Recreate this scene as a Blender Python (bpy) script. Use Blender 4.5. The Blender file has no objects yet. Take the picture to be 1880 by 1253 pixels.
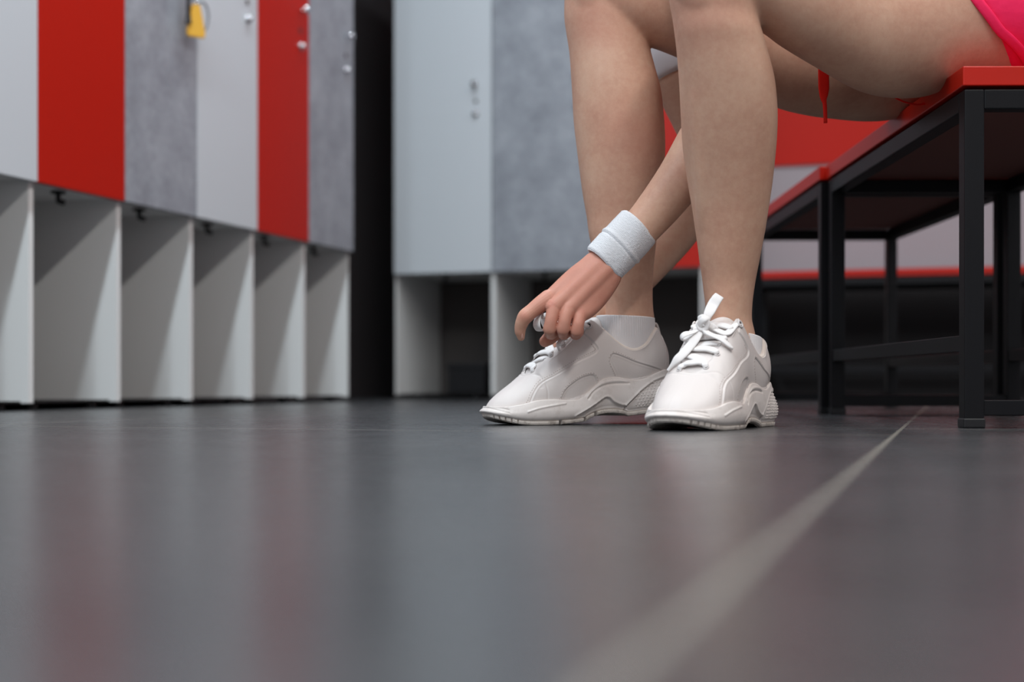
import bpy, bmesh, math, random
import numpy as np
from mathutils import Vector, Matrix

random.seed(4)
rng = np.random.default_rng(4)
SC = bpy.context.scene
COL = SC.collection
R_ = math.radians

# ------------------------------------------------------------------ camera, world, lights, exposure
CAM_Z = 0.056
YAW = R_(17.2)                    # the room is turned 17.2 degrees from the line of sight
CU, SU = math.cos(YAW), math.sin(YAW)
cam_d = bpy.data.cameras.new('camera')
cam = bpy.data.objects.new('camera', cam_d)
COL.objects.link(cam)
cam.location = (0, 0, CAM_Z)
cam.rotation_euler = (R_(90), 0, 0)
cam_d.sensor_width = 36
cam_d.lens = 50
cam_d.shift_y = 79.5 / 1880
cam_d.clip_start = 0.01
cam_d.dof.use_dof = True
cam_d.dof.focus_distance = 1.90
cam_d.dof.aperture_fstop = 2.8
cam_d.dof.aperture_blades = 9
SC.camera = cam

SC.view_settings.view_transform = 'Standard'
SC.view_settings.look = 'None'
SC.view_settings.gamma = 1
SC.view_settings.use_curve_mapping = False
SC.view_settings.exposure = 0.0

w = bpy.data.worlds.new('world')
SC.world = w
w.use_nodes = True
w.node_tree.nodes['Background'].inputs[0].default_value = (0.75, 0.85, 1.0, 1)
w.node_tree.nodes['Background'].inputs[1].default_value = 0.05


def W(u, v, z=0.0):
    """room coordinates (u across, v along the locker row) to world"""
    return Vector((u * CU + v * SU, -u * SU + v * CU, z))


def strip(name, u, v0, v1, z, width, power, col):
    l = bpy.data.lights.new(name, 'AREA')
    l.shape = 'RECTANGLE'
    l.size = width
    l.size_y = v1 - v0
    l.energy = power
    l.color = col
    o = bpy.data.objects.new(name, l)
    COL.objects.link(o)
    o.location = W(u, (v0 + v1) / 2, z)
    o.rotation_euler = (0, 0, -YAW)
    return o


TUBE_L, TUBE_R = (0.82, 0.93, 1.0), (1.0, 0.97, 0.94)
strip('tube_and_fill_light', -1.24, 0.1, 4.4, 2.78, 0.12, 76, TUBE_L)
strip('tube_and_fill_light', 1.0, 0.1, 4.4, 2.78, 0.14, 78, TUBE_R)
strip('tube_and_fill_light', -1.24, -1.5, 0.0, 2.78, 0.12, 72, TUBE_L)  # stronger strip added behind the camera as front fill, no known tube
strip('tube_and_fill_light', 1.0, -1.5, 0.0, 2.78, 0.14, 54, TUBE_R)  # right-hand fill strip, also added to brighten the camera-facing sides

# ------------------------------------------------------------------ materials
def srgb(r, g, b):
    f = lambda c: (c / 255) / 12.92 if c / 255 <= 0.04045 else ((c / 255 + 0.055) / 1.055) ** 2.4
    return (f(r), f(g), f(b), 1)


def mat(name, col, rough=0.5, spec=0.5, metal=0.0, **kw):
    m = bpy.data.materials.new(name)
    m.use_nodes = True
    b = m.node_tree.nodes['Principled BSDF']
    b.inputs['Base Color'].default_value = col
    b.inputs['Roughness'].default_value = rough
    b.inputs['Specular IOR Level'].default_value = spec
    b.inputs['Metallic'].default_value = metal
    for k, v in kw.items():
        b.inputs[k.replace('_', ' ')].default_value = v
    return m


class NT:
    """small helper for building node trees"""
    def __init__(self, m):
        self.t = m.node_tree
        self.b = m.node_tree.nodes['Principled BSDF']
        self.co = self.add('ShaderNodeTexCoord').outputs['Object']

    def add(self, kind, **kw):
        n = self.t.nodes.new(kind)
        for k, v in kw.items():
            setattr(n, k, v)
        return n

    def link(self, a, b):
        self.t.links.new(a, b)

    def noise(self, scale, detail=3, rough=0.5, co=None, stretch=None):
        n = self.add('ShaderNodeTexNoise')
        n.inputs['Scale'].default_value = scale
        n.inputs['Detail'].default_value = detail
        n.inputs['Roughness'].default_value = rough
        c = co or self.co
        if stretch:
            mp = self.add('ShaderNodeMapping')
            mp.inputs['Scale'].default_value = stretch
            self.link(c, mp.inputs[0])
            c = mp.outputs[0]
        self.link(c, n.inputs['Vector'])
        return n.outputs['Fac']

    def ramp(self, fac, stops):
        r = self.add('ShaderNodeValToRGB')
        e = r.color_ramp.elements
        while len(e) < len(stops):
            e.new(0.5)
        for el, (p, c) in zip(e, stops):
            el.position = p
            el.color = c
        self.link(fac, r.inputs[0])
        return r.outputs[0]

    def math(self, op, a, b=None):
        n = self.add('ShaderNodeMath', operation=op)
        for i, x in enumerate((a, b)):
            if x is None:
                continue
            if isinstance(x, (int, float)):
                n.inputs[i].default_value = x
            else:
                self.link(x, n.inputs[i])
        return n.outputs[0]

    def mix(self, fac, a, b):
        n = self.add('ShaderNodeMix', data_type='RGBA')
        for s, x in ((n.inputs[0], fac), (n.inputs[6], a), (n.inputs[7], b)):
            if isinstance(x, (int, float)):
                s.default_value = x
            elif isinstance(x, tuple):
                s.default_value = x
            else:
                self.link(x, s)
        return n.outputs[2]

    def bump(self, h, strength, dist):
        n = self.add('ShaderNodeBump')
        n.inputs['Strength'].default_value = strength
        n.inputs['Distance'].default_value = dist
        self.link(h, n.inputs['Height'])
        self.link(n.outputs[0], self.b.inputs['Normal'])

    def color(self, c):
        self.link(c, self.b.inputs['Base Color'])

    def rough(self, c):
        self.link(c, self.b.inputs['Roughness'])


# lockers
M_white = mat('white_laminate', srgb(202, 208, 213), 0.42, 0.4)
t = NT(M_white); t.bump(t.noise(420, 2), 0.15, 0.0006)
M_red = mat('red_laminate', srgb(182, 24, 5), 0.42, 0.28)
t = NT(M_red); t.bump(t.noise(420, 2), 0.15, 0.0006)
M_conc = mat('concrete_laminate', srgb(150, 152, 158), 0.45, 0.4)
t = NT(M_conc)
f = t.math('ADD', t.math('MULTIPLY', t.noise(9, 6, 0.65), 0.6), t.math('MULTIPLY', t.noise(55, 5, 0.7), 0.4))
t.color(t.ramp(f, [(0.30, srgb(120, 124, 132)), (0.5, srgb(148, 153, 161)), (0.72, srgb(175, 180, 187))]))
M_carc = mat('carcass_board', srgb(228, 229, 228), 0.5, 0.35)
t = NT(M_carc); t.bump(t.noise(300, 2), 0.1, 0.0005)
M_backp = mat('back_panel_shade', srgb(84, 79, 77), 0.7, 0.2)  # shade deep in the compartments is put into this dark colour
M_black_board = mat('black_board', srgb(30, 29, 30), 0.6, 0.3)
M_chrome = mat('chrome', (0.75, 0.77, 0.8, 1), 0.16, 0.5, 1.0)
M_dark_plastic = mat('dark_plastic', srgb(28, 28, 30), 0.4, 0.4)
M_yellow = mat('yellow_tag_plastic', srgb(226, 172, 58), 0.45, 0.4)
M_greyband = mat('grey_band', srgb(120, 124, 130), 0.6, 0.3)
M_hole = mat('slot_dark', srgb(70, 66, 66), 0.5, 0.3)
# bench
M_frame = mat('black_powder_coat', srgb(16, 16, 19), 0.42, 0.22)
t = NT(M_frame); t.bump(t.noise(900, 2), 0.15, 0.0004)
M_seat = mat('red_bench_board', srgb(182, 24, 5), 0.36, 0.35)
t = NT(M_seat); t.bump(t.noise(260, 3, stretch=None), 0.12, 0.0006)
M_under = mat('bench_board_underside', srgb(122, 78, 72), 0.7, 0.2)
# room
M_wall = mat('grey_wall_paint', srgb(162, 157, 162), 0.7, 0.2)
t = NT(M_wall); t.bump(t.noise(160, 3), 0.1, 0.001)
M_wall_dark = mat('black_wall_paint', srgb(40, 38, 39), 0.75, 0.2)
t = NT(M_wall_dark); t.bump(t.noise(160, 3), 0.1, 0.001)
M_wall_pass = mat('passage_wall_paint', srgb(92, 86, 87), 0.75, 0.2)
M_wall_red = mat('red_wall_panel', srgb(182, 24, 5), 0.5, 0.2)
M_ceil = mat('ceiling_paint', srgb(214, 214, 217), 0.8, 0.1)
M_wall_unlit = mat('pale_wall_paint', srgb(216, 216, 219), 0.75, 0.15)
M_floor = mat('grey_floor_tile', srgb(74, 75, 78), 0.3, 0.38)
t = NT(M_floor)
sep = t.add('ShaderNodeSeparateXYZ'); t.link(t.co, sep.inputs[0])
GU, GV1, GV2, TS = -0.061, 1.615, 1.855, 1.2


def grout_line(coord, offset, half, TS=4.0):
    a = t.math('SUBTRACT', coord, offset - TS / 2)
    a = t.math('SUBTRACT', t.math('MODULO', t.math('ADD', a, 40 * TS), TS), TS / 2)
    a = t.math('ABSOLUTE', a)
    return t.math('LESS_THAN', a, half)


lu = grout_line(sep.outputs[0], GU, 0.0024, 1.2)
col_ = t.math('MODULO', t.math('FLOOR', t.math('ADD', t.math('DIVIDE', t.math('SUBTRACT', sep.outputs[0], GU), TS), 40.0)), 2.0)
lv = t.math('ADD', t.math('MULTIPLY', col_, grout_line(sep.outputs[1], GV1, 0.0028)),
            t.math('MULTIPLY', t.math('SUBTRACT', 1.0, col_), grout_line(sep.outputs[1], GV2, 0.0028)))
gm = t.math('MINIMUM', t.math('ADD', lu, lv), 1.0)
cloud = t.math('ADD', t.math('MULTIPLY', t.noise(5, 6, 0.6), 0.6), t.math('MULTIPLY', t.noise(90, 4, 0.7), 0.4))
tile_c = t.ramp(cloud, [(0.3, srgb(48, 49, 51)), (0.5, srgb(60, 61, 63)), (0.75, srgb(74, 74, 76))])
t.color(t.mix(gm, tile_c, srgb(110, 107, 100)))
rr = t.math('ADD', t.math('MULTIPLY', t.noise(14, 5, 0.65), 0.16), 0.19)
t.rough(t.math('ADD', rr, t.math('MULTIPLY', gm, 0.2)))
t.bump(t.math('SUBTRACT', t.math('MULTIPLY', t.noise(180, 3), 0.12), t.math('MULTIPLY', gm, 0.8)), 0.25, 0.0008)

# person
M_skin = mat('skin', srgb(214, 160, 136), 0.5, 0.35, Subsurface_Weight=0.12, Subsurface_Scale=0.01)
M_skin.node_tree.nodes['Principled BSDF'].inputs['Subsurface Radius'].default_value = (1.0, 0.35, 0.2)
t = NT(M_skin)
f = t.math('ADD', t.math('MULTIPLY', t.noise(14, 4, 0.6), 0.65), t.math('MULTIPLY', t.noise(120, 4, 0.7), 0.35))
fl = t.add('ShaderNodeAttribute', attribute_name='flush').outputs['Fac']
t.color(t.mix(fl, t.ramp(f, [(0.30, srgb(192, 144, 122)), (0.5, srgb(205, 161, 137)), (0.72, srgb(217, 179, 154))]), srgb(196, 118, 102)))
t.bump(t.math('ADD', t.noise(900, 3, 0.6), t.math('MULTIPLY', t.noise(300, 2), 0.6)), 0.22, 0.0006)
M_nail = mat('fingernail', srgb(228, 176, 158), 0.28, 0.5)
M_short = mat('pink_shorts', srgb(255, 42, 98), 0.6, 0.25)
t = NT(M_short); t.bump(t.noise(60, 3), 0.3, 0.003)
M_cord = mat('red_drawcord', srgb(232, 32, 20), 0.65, 0.2)
M_shirt = mat('white_shirt', srgb(225, 224, 228), 0.8, 0.15)
t = NT(M_shirt); t.bump(t.noise(500, 2), 0.2, 0.0006)
M_hair = mat('brown_hair', srgb(70, 48, 34), 0.5, 0.3)
M_sock = mat('white_sock_knit', srgb(232, 228, 228), 0.85, 0.1)
t = NT(M_sock); t.bump(t.noise(700, 2), 0.35, 0.0006)
M_band = mat('white_terry', srgb(232, 232, 235), 0.9, 0.1)
t = NT(M_band); t.bump(t.noise(620, 3, 0.7), 0.7, 0.0012)
# shoes
M_leather = mat('white_leather', srgb(217, 209, 205), 0.46, 0.30)
t = NT(M_leather); t.bump(t.noise(520, 3), 0.14, 0.0005)
M_mid = mat('white_foam_midsole', srgb(234, 227, 224), 0.5, 0.35)
t = NT(M_mid)
t.color(t.ramp(t.noise(60, 6, 0.7), [(0.35, srgb(210, 201, 195)), (0.52, srgb(222, 214, 209))]))
t.bump(t.noise(600, 2), 0.1, 0.0004)
M_out = mat('worn_outsole_rubber', srgb(206, 196, 186), 0.65, 0.3)
t = NT(M_out)
t.color(t.ramp(t.noise(70, 6, 0.75), [(0.28, srgb(140, 126, 116)), (0.5, srgb(216, 207, 198))]))
M_lace = mat('white_lace', srgb(234, 230, 228), 0.75, 0.2)
t = NT(M_lace); t.bump(t.noise(900, 2), 0.35, 0.0006)
M_lining = mat('cream_lining', srgb(226, 214, 204), 0.85, 0.1)
M_stitch = mat('stitch_thread', srgb(176, 160, 153), 0.8, 0.1)
M_eye = mat('eyelet', srgb(210, 204, 202), 0.35, 0.5)
M_eyehole = mat('eyelet_hole', srgb(40, 36, 36), 0.8, 0.1)

# ------------------------------------------------------------------ mesh helpers
def link(name, me, m=None, parent=None, smooth=True):
    o = bpy.data.objects.new(name, me)
    COL.objects.link(o)
    if m:
        me.materials.append(m)
    if smooth and len(me.polygons):
        me.polygons.foreach_set('use_smooth', [True] * len(me.polygons))
    if parent:
        o.parent = parent
    return o


def from_bm(name, bm, m=None, parent=None, smooth=False):
    me = bpy.data.meshes.new(name)
    bm.normal_update()
    bm.to_mesh(me)
    bm.free()
    return link(name, me, m, parent, smooth)


def box(bm, x0, x1, y0, y1, z0, z1, bev=0.0):
    g = bmesh.ops.create_cube(bm, size=1)
    vs = g['verts']
    for v in vs:
        v.co = Vector((x0 + (v.co.x + .5) * (x1 - x0), y0 + (v.co.y + .5) * (y1 - y0), z0 + (v.co.z + .5) * (z1 - z0)))
    if bev:
        es = list({e for v in vs for e in v.link_edges})
        bmesh.ops.bevel(bm, geom=es, offset=bev, segments=2, affect='EDGES', profile=0.5)


def cyl(bm, p, axis, r0, r1, h, seg=24, bev=0.0):
    q = Vector((0, 0, 1)).rotation_difference(Vector(axis).normalized())
    mt = Matrix.Translation(Vector(p) + Vector(axis).normalized() * h / 2) @ q.to_matrix().to_4x4()
    g = bmesh.ops.create_cone(bm, cap_ends=True, segments=seg, radius1=r0, radius2=r1, depth=h, matrix=mt)
    if bev:
        es = [e for e in {e for v in g['verts'] for e in v.link_edges} if len(e.link_faces) == 2 and e.calc_face_angle(0) > 0.6]
        bmesh.ops.bevel(bm, geom=es, offset=bev, segments=2, affect='EDGES')


def grid_mesh(V, close_u=False, cap0=False, cap1=False, name='mesh'):
    """V: (m, n, 3) rows of rings; close_u joins the end of each ring to its start"""
    m, n = V.shape[:2]
    verts = V.reshape(-1, 3)
    faces = []
    for i in range(m - 1):
        for j in range(n if close_u else n - 1):
            k = (j + 1) % n
            faces.append((i * n + j, i * n + k, (i + 1) * n + k, (i + 1) * n + j))
    if cap0:
        faces.append(tuple(range(n))[::-1])
    if cap1:
        faces.append(tuple((m - 1) * n + j for j in range(n)))
    me = bpy.data.meshes.new(name)
    me.from_pydata(verts.tolist(), [], faces)
    return me


def catmull(P, per=8, closed=False):
    P = np.asarray(P, float)
    n = len(P)
    out = []
    segs = n if closed else n - 1
    for i in range(segs):
        if closed:
            a, b, c, d = P[(i - 1) % n], P[i], P[(i + 1) % n], P[(i + 2) % n]
        else:
            b, c = P[i], P[i + 1]
            a = P[i - 1] if i else 2 * b - c
            d = P[i + 2] if i + 2 < n else 2 * c - b
        for k in range(per):
            s = k / per
            out.append(0.5 * ((2 * b) + (c - a) * s + (2 * a - 5 * b + 4 * c - d) * s * s + (3 * b - a - 3 * c + d) * s ** 3))
    if not closed:
        out.append(P[-1])
    return np.array(out)


def nrm(v):
    v = np.asarray(v, float)
    l = np.linalg.norm(v, axis=-1, keepdims=True)
    return v / np.maximum(l, 1e-12)


def ellipse_loft(bm, secs, n=32, per=5, cap_len=0.6):
    """closed lofted body through sections (centre, half-axis a, half-axis b); rounded ends"""
    S = np.array([np.concatenate([np.asarray(c, float), np.asarray(a, float), np.asarray(b, float)]) for c, a, b in secs])
    S = catmull(S, per)
    c, a, b = S[:, :3], S[:, 3:6], S[:, 6:9]
    d0 = nrm(c[0] - c[1]); d1 = nrm(c[-1] - c[-2])
    r0 = min(np.linalg.norm(a[0]), np.linalg.norm(b[0])) * cap_len
    r1 = min(np.linalg.norm(a[-1]), np.linalg.norm(b[-1])) * cap_len
    pre, post = [], []
    for k in (80, 60, 40, 20):
        s = math.cos(R_(k)); h = math.sin(R_(k))
        pre.append((c[0] + d0 * r0 * h, a[0] * s, b[0] * s))
    for k in (20, 40, 60, 80):
        s = math.cos(R_(k)); h = math.sin(R_(k))
        post.append((c[-1] + d1 * r1 * h, a[-1] * s, b[-1] * s))
    C = np.array([x[0] for x in pre] + list(c) + [x[0] for x in post])
    A = np.array([x[1] for x in pre] + list(a) + [x[1] for x in post])
    B = np.array([x[2] for x in pre] + list(b) + [x[2] for x in post])
    th = np.linspace(0, 2 * math.pi, n, endpoint=False)
    V = C[:, None] + A[:, None] * np.cos(th)[None, :, None] + B[:, None] * np.sin(th)[None, :, None]
    me = grid_mesh(V, True, True, True)
    tmp = bmesh.new()
    tmp.from_mesh(me)
    bmesh.ops.recalc_face_normals(tmp, faces=tmp.faces)
    tmp.to_mesh(me)
    tmp.free()
    bm.from_mesh(me)
    bpy.data.meshes.remove(me)


def tube_secs(pts, radii, flat=1.0, ref=(0, 1, 0)):
    """sections perpendicular to a path; flat scales the radius along ref"""
    pts = np.asarray(pts, float)
    T = nrm(np.gradient(pts, axis=0))
    out = []
    for p, tt, r in zip(pts, T, radii):
        b = np.asarray(ref, float) - tt * np.dot(ref, tt)
        b = nrm(b)
        a = np.cross(tt, b)
        out.append((p, a * r, b * r * flat))
    return out


def limb(bm, pts, radii, flat=1.0, ref=(0, 1, 0), n=28, per=5, cap=1.0):
    ellipse_loft(bm, tube_secs(pts, radii, flat, ref), n, per, cap)


def voxel(bm, size, smooth=5, factor=0.5, name='mesh'):
    """fuse overlapping closed shapes into one continuous surface"""
    me = bpy.data.meshes.new(name)
    bm.to_mesh(me)
    bm.free()
    o = bpy.data.objects.new('tmp', me)
    COL.objects.link(o)
    r = o.modifiers.new('r', 'REMESH')
    r.mode = 'VOXEL'
    r.voxel_size = size
    s = o.modifiers.new('s', 'SMOOTH')
    s.factor = factor
    s.iterations = smooth
    dg = bpy.context.evaluated_depsgraph_get()
    out = bpy.data.meshes.new_from_object(o.evaluated_get(dg))
    bpy.data.objects.remove(o)
    bpy.data.meshes.remove(me)
    out.name = name
    return out


def sweep(path, width, thick, normals, n=10, closed=False, sup=2.6):
    """flat ribbon with rounded section along a path; width and thick may vary along it"""
    path = np.asarray(path, float)
    N = nrm(normals)
    T = nrm(np.gradient(path, axis=0))
    B = nrm(np.cross(T, N))
    N = nrm(np.cross(B, T))
    wd = np.broadcast_to(np.asarray(width, float), (len(path),))[:, None, None]
    tk = np.broadcast_to(np.asarray(thick, float), (len(path),))[:, None, None]
    th = np.linspace(0, 2 * math.pi, n, endpoint=False)
    cx = np.sign(np.cos(th)) * np.abs(np.cos(th)) ** (2 / sup)
    cy = np.sign(np.sin(th)) * np.abs(np.sin(th)) ** (2 / sup)
    V = path[:, None] + B[:, None] * (cx[None, :, None] * wd / 2) + N[:, None] * (cy[None, :, None] * tk / 2)
    return grid_mesh(V, True, True, True)


def ribbon(name, ctrl, width, thick, normals, m, parent=None, per=8, fn=None, n=12):
    """ctrl: control points; normals: one per control point or a single vector"""
    ctrl = np.asarray(ctrl, float)
    N = np.asarray(normals, float)
    if N.ndim == 1:
        N = np.repeat(N[None], len(ctrl), 0)
    wd = np.broadcast_to(np.asarray(width, float), (len(ctrl),))
    tk = np.broadcast_to(np.asarray(thick, float), (len(ctrl),))
    A = catmull(np.concatenate([ctrl, N, wd[:, None], tk[:, None]], 1), per)
    path = A[:, :3]
    me = sweep(path, A[:, 6], A[:, 7], A[:, 3:6], n)
    me.name = name
    if fn is not None:
        apply_fn(me, fn)
    return link(name, me, m, parent)


def apply_fn(me, fn):
    n = len(me.vertices)
    a = np.empty(n * 3)
    me.vertices.foreach_get('co', a)
    a = fn(a.reshape(-1, 3))
    me.vertices.foreach_set('co', a.ravel())
    me.update()


def px(x, y, D):
    """the point at depth D that the photograph shows at pixel (x, y); used only to read real positions off the photograph"""
    return np.array([(x - 940) / 2611.1 * D, D, CAM_Z + (706 - y) / 2611.1 * D])


def tag(o, label, cat, group=None, kind=None):
    if label:
        o['label'] = label
    if cat:
        o['category'] = cat
    if group:
        o['group'] = group
    if kind:
        o['kind'] = kind
    return o


def empty(name, loc, rz=0.0):
    o = bpy.data.objects.new(name, None)
    o.empty_display_size = 0.05
    COL.objects.link(o)
    o.location = loc
    o.rotation_euler = (0, 0, rz)
    return o


def room_box(name, u0, u1, v0, v1, z0, z1, m):
    bm = bmesh.new()
    box(bm, u0, u1, v0, v1, z0, z1)
    o = from_bm(name, bm, m)
    o.rotation_euler = (0, 0, -YAW)
    o['kind'] = 'structure'
    return o


# ------------------------------------------------------------------ the room
UL, UR, VB, VF, HC = -2.42, 3.2, 5.56, -2.6, 2.95
room_box('floor', UL - .1, UR + .1, VF - .1, VB + .9, -0.05, 0.0, M_floor)['label'] = 'glossy dark grey tiled floor with pale grout'
room_box('ceiling', UL - .1, UR + .1, VF - .1, VB + .9, HC, HC + .05, M_ceil)
room_box('wall_left', UL - .1, UL, VF, VB + .8, 0, HC, M_wall)
room_box('wall_right', UR, UR + .1, VF, VB, 0, HC, M_wall_unlit)
room_box('wall_front', UL, UR, VF - .1, VF, 0, HC, M_wall_unlit)
room_box('wall_back', -1.95, UR, VB, VB + .1, 0, HC, M_wall)
# the unlit passage in the corner between the two rows of lockers
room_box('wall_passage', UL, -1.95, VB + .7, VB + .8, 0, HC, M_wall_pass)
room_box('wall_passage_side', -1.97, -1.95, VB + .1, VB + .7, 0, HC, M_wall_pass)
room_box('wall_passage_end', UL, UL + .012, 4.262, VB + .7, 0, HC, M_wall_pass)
room_box('trim_1', UL + .012, -1.972, VB + .688, VB + .7, 0.93, 2.1, M_wall_red)
# two-tone wall to the right of the back lockers
room_box('trim_2', -0.80, UR, VB - .012, VB, 0.90, 2.2, M_wall_red)
room_box('baseboard_back', -0.80, UR, VB - .014, VB, 0.0, 0.44, M_wall_dark)

# ------------------------------------------------------------------ lockers
DOOR_Z = 0.485


def make_locker(label, group, loc, rz, wd, door_m, door_z=DOOR_Z, hook=True):
    """local x: width, y: into the locker (front face of the door at 0), z up"""
    root = empty('locker', loc, rz)
    tag(root, label, 'locker', group)
    T, DP, H, FT = 0.008, 0.50, 2.05, 0.016
    f0 = 0.018
    bm = bmesh.new()
    box(bm, 0, T, f0, DP, FT, H)
    box(bm, wd - T, wd, f0, DP, FT, H)
    from_bm('side_panel', bm, M_carc, root)
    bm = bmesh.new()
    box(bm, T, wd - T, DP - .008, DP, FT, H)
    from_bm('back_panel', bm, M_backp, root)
    bm = bmesh.new()
    box(bm, T, wd - T, f0 + .004, DP - .008, door_z + .004, door_z + .02)
    from_bm('shelf', bm, M_carc, root)
    bm = bmesh.new()
    box(bm, T, wd - T, f0 + .02, DP - .008, FT, FT + .004)
    from_bm('bottom_board', bm, M_black_board, root)
    bm = bmesh.new()
    box(bm, T, wd - T, f0, DP - .008, H - .016, H)
    from_bm('top_board', bm, M_carc, root)
    bm = bmesh.new()
    box(bm, .0015, wd - .0015, 0, .0165, door_z, H - .002, 0.0012)
    d = from_bm('door', bm, door_m, root)
    # fittings near the opening edge of the door
    lx = wd - .062
    bm = bmesh.new()
    cyl(bm, (lx, 0, 1.167), (0, -1, 0), .0045, .0045, .016, 16)
    cyl(bm, (lx, -.014, 1.167), (0, -1, 0), .0095, .0125, .012, 28, .002)
    from_bm('door_knob', bm, M_chrome, d, True)
    bm = bmesh.new()
    cyl(bm, (lx, 0.0005, 1.106), (0, -1, 0), .008, .007, .002, 24)
    from_bm('keyhole_cover', bm, M_hole, d, False)
    bm = bmesh.new()
    cyl(bm, (lx, 0.0005, 1.060), (0, -1, 0), .0125, .0115, .006, 28, .0012)
    cyl(bm, (lx, -.005, 1.060), (0, -1, 0), .0085, .008, .010, 24, .001)
    lk = from_bm('cam_lock', bm, M_chrome, d, True)
    if hook:
        bm = bmesh.new()
        cx = wd * .48
        box(bm, cx - .012, cx + .012, .05, .074, door_z - .003, door_z + .004, .001)
        cyl(bm, (cx, .062, door_z + .002), (0, 0, -1), .0065, .005, .022, 16, .001)
        cyl(bm, (cx, .066, door_z - .018), (0, -1, -.25), .005, .007, .020, 16, .0015)
        from_bm('coat_hook', bm, M_dark_plastic, root, True)
    for fx in (wd * .5 - .11, wd * .5 + .11):
        bm = bmesh.new()
        cyl(bm, (fx, .06, 0), (0, 0, 1), .016, .014, FT, 20)
        from_bm('foot', bm, M_dark_plastic, root, True)
    return root


ROW_W = 0.3325
V_END = 4.244
left = [
    ('grey concrete-look locker beside the dark passage at the far end of the left row', M_conc),
    ('red locker beside the grey one at the corner, far red door of the left row', M_red),
    ('white locker between the key-tag grey locker and the far red one', M_white),
    ('grey concrete-look locker with a yellow key tag hanging on its door', M_conc),
    ('red locker between the cut-off white one and the grey key-tag one', M_red),
    ('white locker cut off by the photo edge, nearest of the left row', M_white),
]
for k, (lab, m) in enumerate(left):
    make_locker(lab, 'left row of lockers', W(-1.85, V_END - ROW_W * (k + 1)), math.pi / 2 - YAW, ROW_W, m)
BW = 0.39
back = [
    ('white locker of the back row, beside the dark passage', M_white),
    ('grey concrete-look locker of the back row, behind the tied sneaker', M_conc),
    ('red locker of the back row, seen between the legs', M_red),
]
for k, (lab, m) in enumerate(back):
    make_locker(lab, 'back row of lockers', W(-2.016 + BW * k, 5.0), -YAW, BW, m, 0.472)

# a dark item standing in the open compartment under the white locker of the back row
it = empty('dark_box', W(-2.016 + .24, 5.0 + .22), -YAW)
tag(it, 'dark box standing in the open compartment under the white back-row locker', 'box')
bm = bmesh.new()
box(bm, -.075, .075, -.08, .12, .0205, .115, .006)
from_bm('box_body', bm, M_dark_plastic, it)
bm = bmesh.new()
box(bm, -.078, .078, -.083, .123, .112, .138, .005)
from_bm('lid', bm, M_dark_plastic, it)

# key with yellow tag on the third door of the left row
kr = empty('locker_key', W(-1.85, V_END - ROW_W * 4), math.pi / 2 - YAW)
tag(kr, 'key with a yellow plastic tag hanging on the near grey locker door', 'key')
lx = ROW_W - .062
bm = bmesh.new()
cyl(bm, (lx, -.016, 1.060), (0, -1, 0), .010, .010, .004, 20)
box(bm, lx - .004, lx + .004, -.032, -.018, 1.048, 1.072, .0008)
cyl(bm, (lx, -.030, 1.060), (0, -1, 0), .013, .013, .003, 24)
from_bm('key', bm, M_dark_plastic, kr)


def ring_mesh(c, a, b, r, n=40, k=10):
    th = np.linspace(0, 2 * math.pi, n, endpoint=False)
    c, a, b = map(lambda q: np.asarray(q, float), (c, a, b))
    P = c + np.cos(th)[:, None] * a + np.sin(th)[:, None] * b
    T = nrm(np.roll(P, -1, 0) - np.roll(P, 1, 0))
    ax = nrm(np.cross(a, b))
    B = nrm(np.cross(T, ax))
    ph = np.linspace(0, 2 * math.pi, k, endpoint=False)
    V = P[:, None] + ax * (np.cos(ph)[None, :, None] * r) + B[:, None] * (np.sin(ph)[None, :, None] * r)
    V = np.concatenate([V, V[:1]], 0)
    return grid_mesh(V, True)


link('key_ring', ring_mesh((lx, -.031, 1.035), (.012, .004, 0), (0, 0, .020), .0014), M_chrome, kr)
link('wrist_loop', ring_mesh((lx + .020, -.035, .985), (.022, -.008, 0), (.006, 0, .040), .0030), M_greyband, kr)
bm = bmesh.new()
prof = [(-.010, 1.012), (.010, 1.012), (.016, .985), (.025, .942), (.022, .930), (-.022, .930), (-.025, .942), (-.016, .985)]
vs = [[bm.verts.new((lx + x, y, z)) for x, z in prof] for y in (-.026, -.036)]
bm.faces.new(vs[0]); bm.faces.new(vs[1][::-1])
for i in range(len(prof)):
    j = (i + 1) % len(prof)
    bm.faces.new((vs[0][i], vs[0][j], vs[1][j], vs[1][i]))
bmesh.ops.recalc_face_normals(bm, faces=bm.faces)
bmesh.ops.bevel(bm, geom=list(bm.edges), offset=.0012, segments=2, affect='EDGES')
bmesh.ops.rotate(bm, cent=(lx, -.031, 1), matrix=Matrix.Rotation(R_(-32), 3, 'Z'), verts=bm.verts)
from_bm('key_tag', bm, M_yellow, kr, False)
bm = bmesh.new()
box(bm, lx - .030, lx - .018, -.028, -.020, .975, 1.03, .003)
cyl(bm, (lx - .024, -.024, .960), (0, 0, 1), .008, .006, .02, 16)
from_bm('key_fob', bm, M_dark_plastic, kr)

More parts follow.
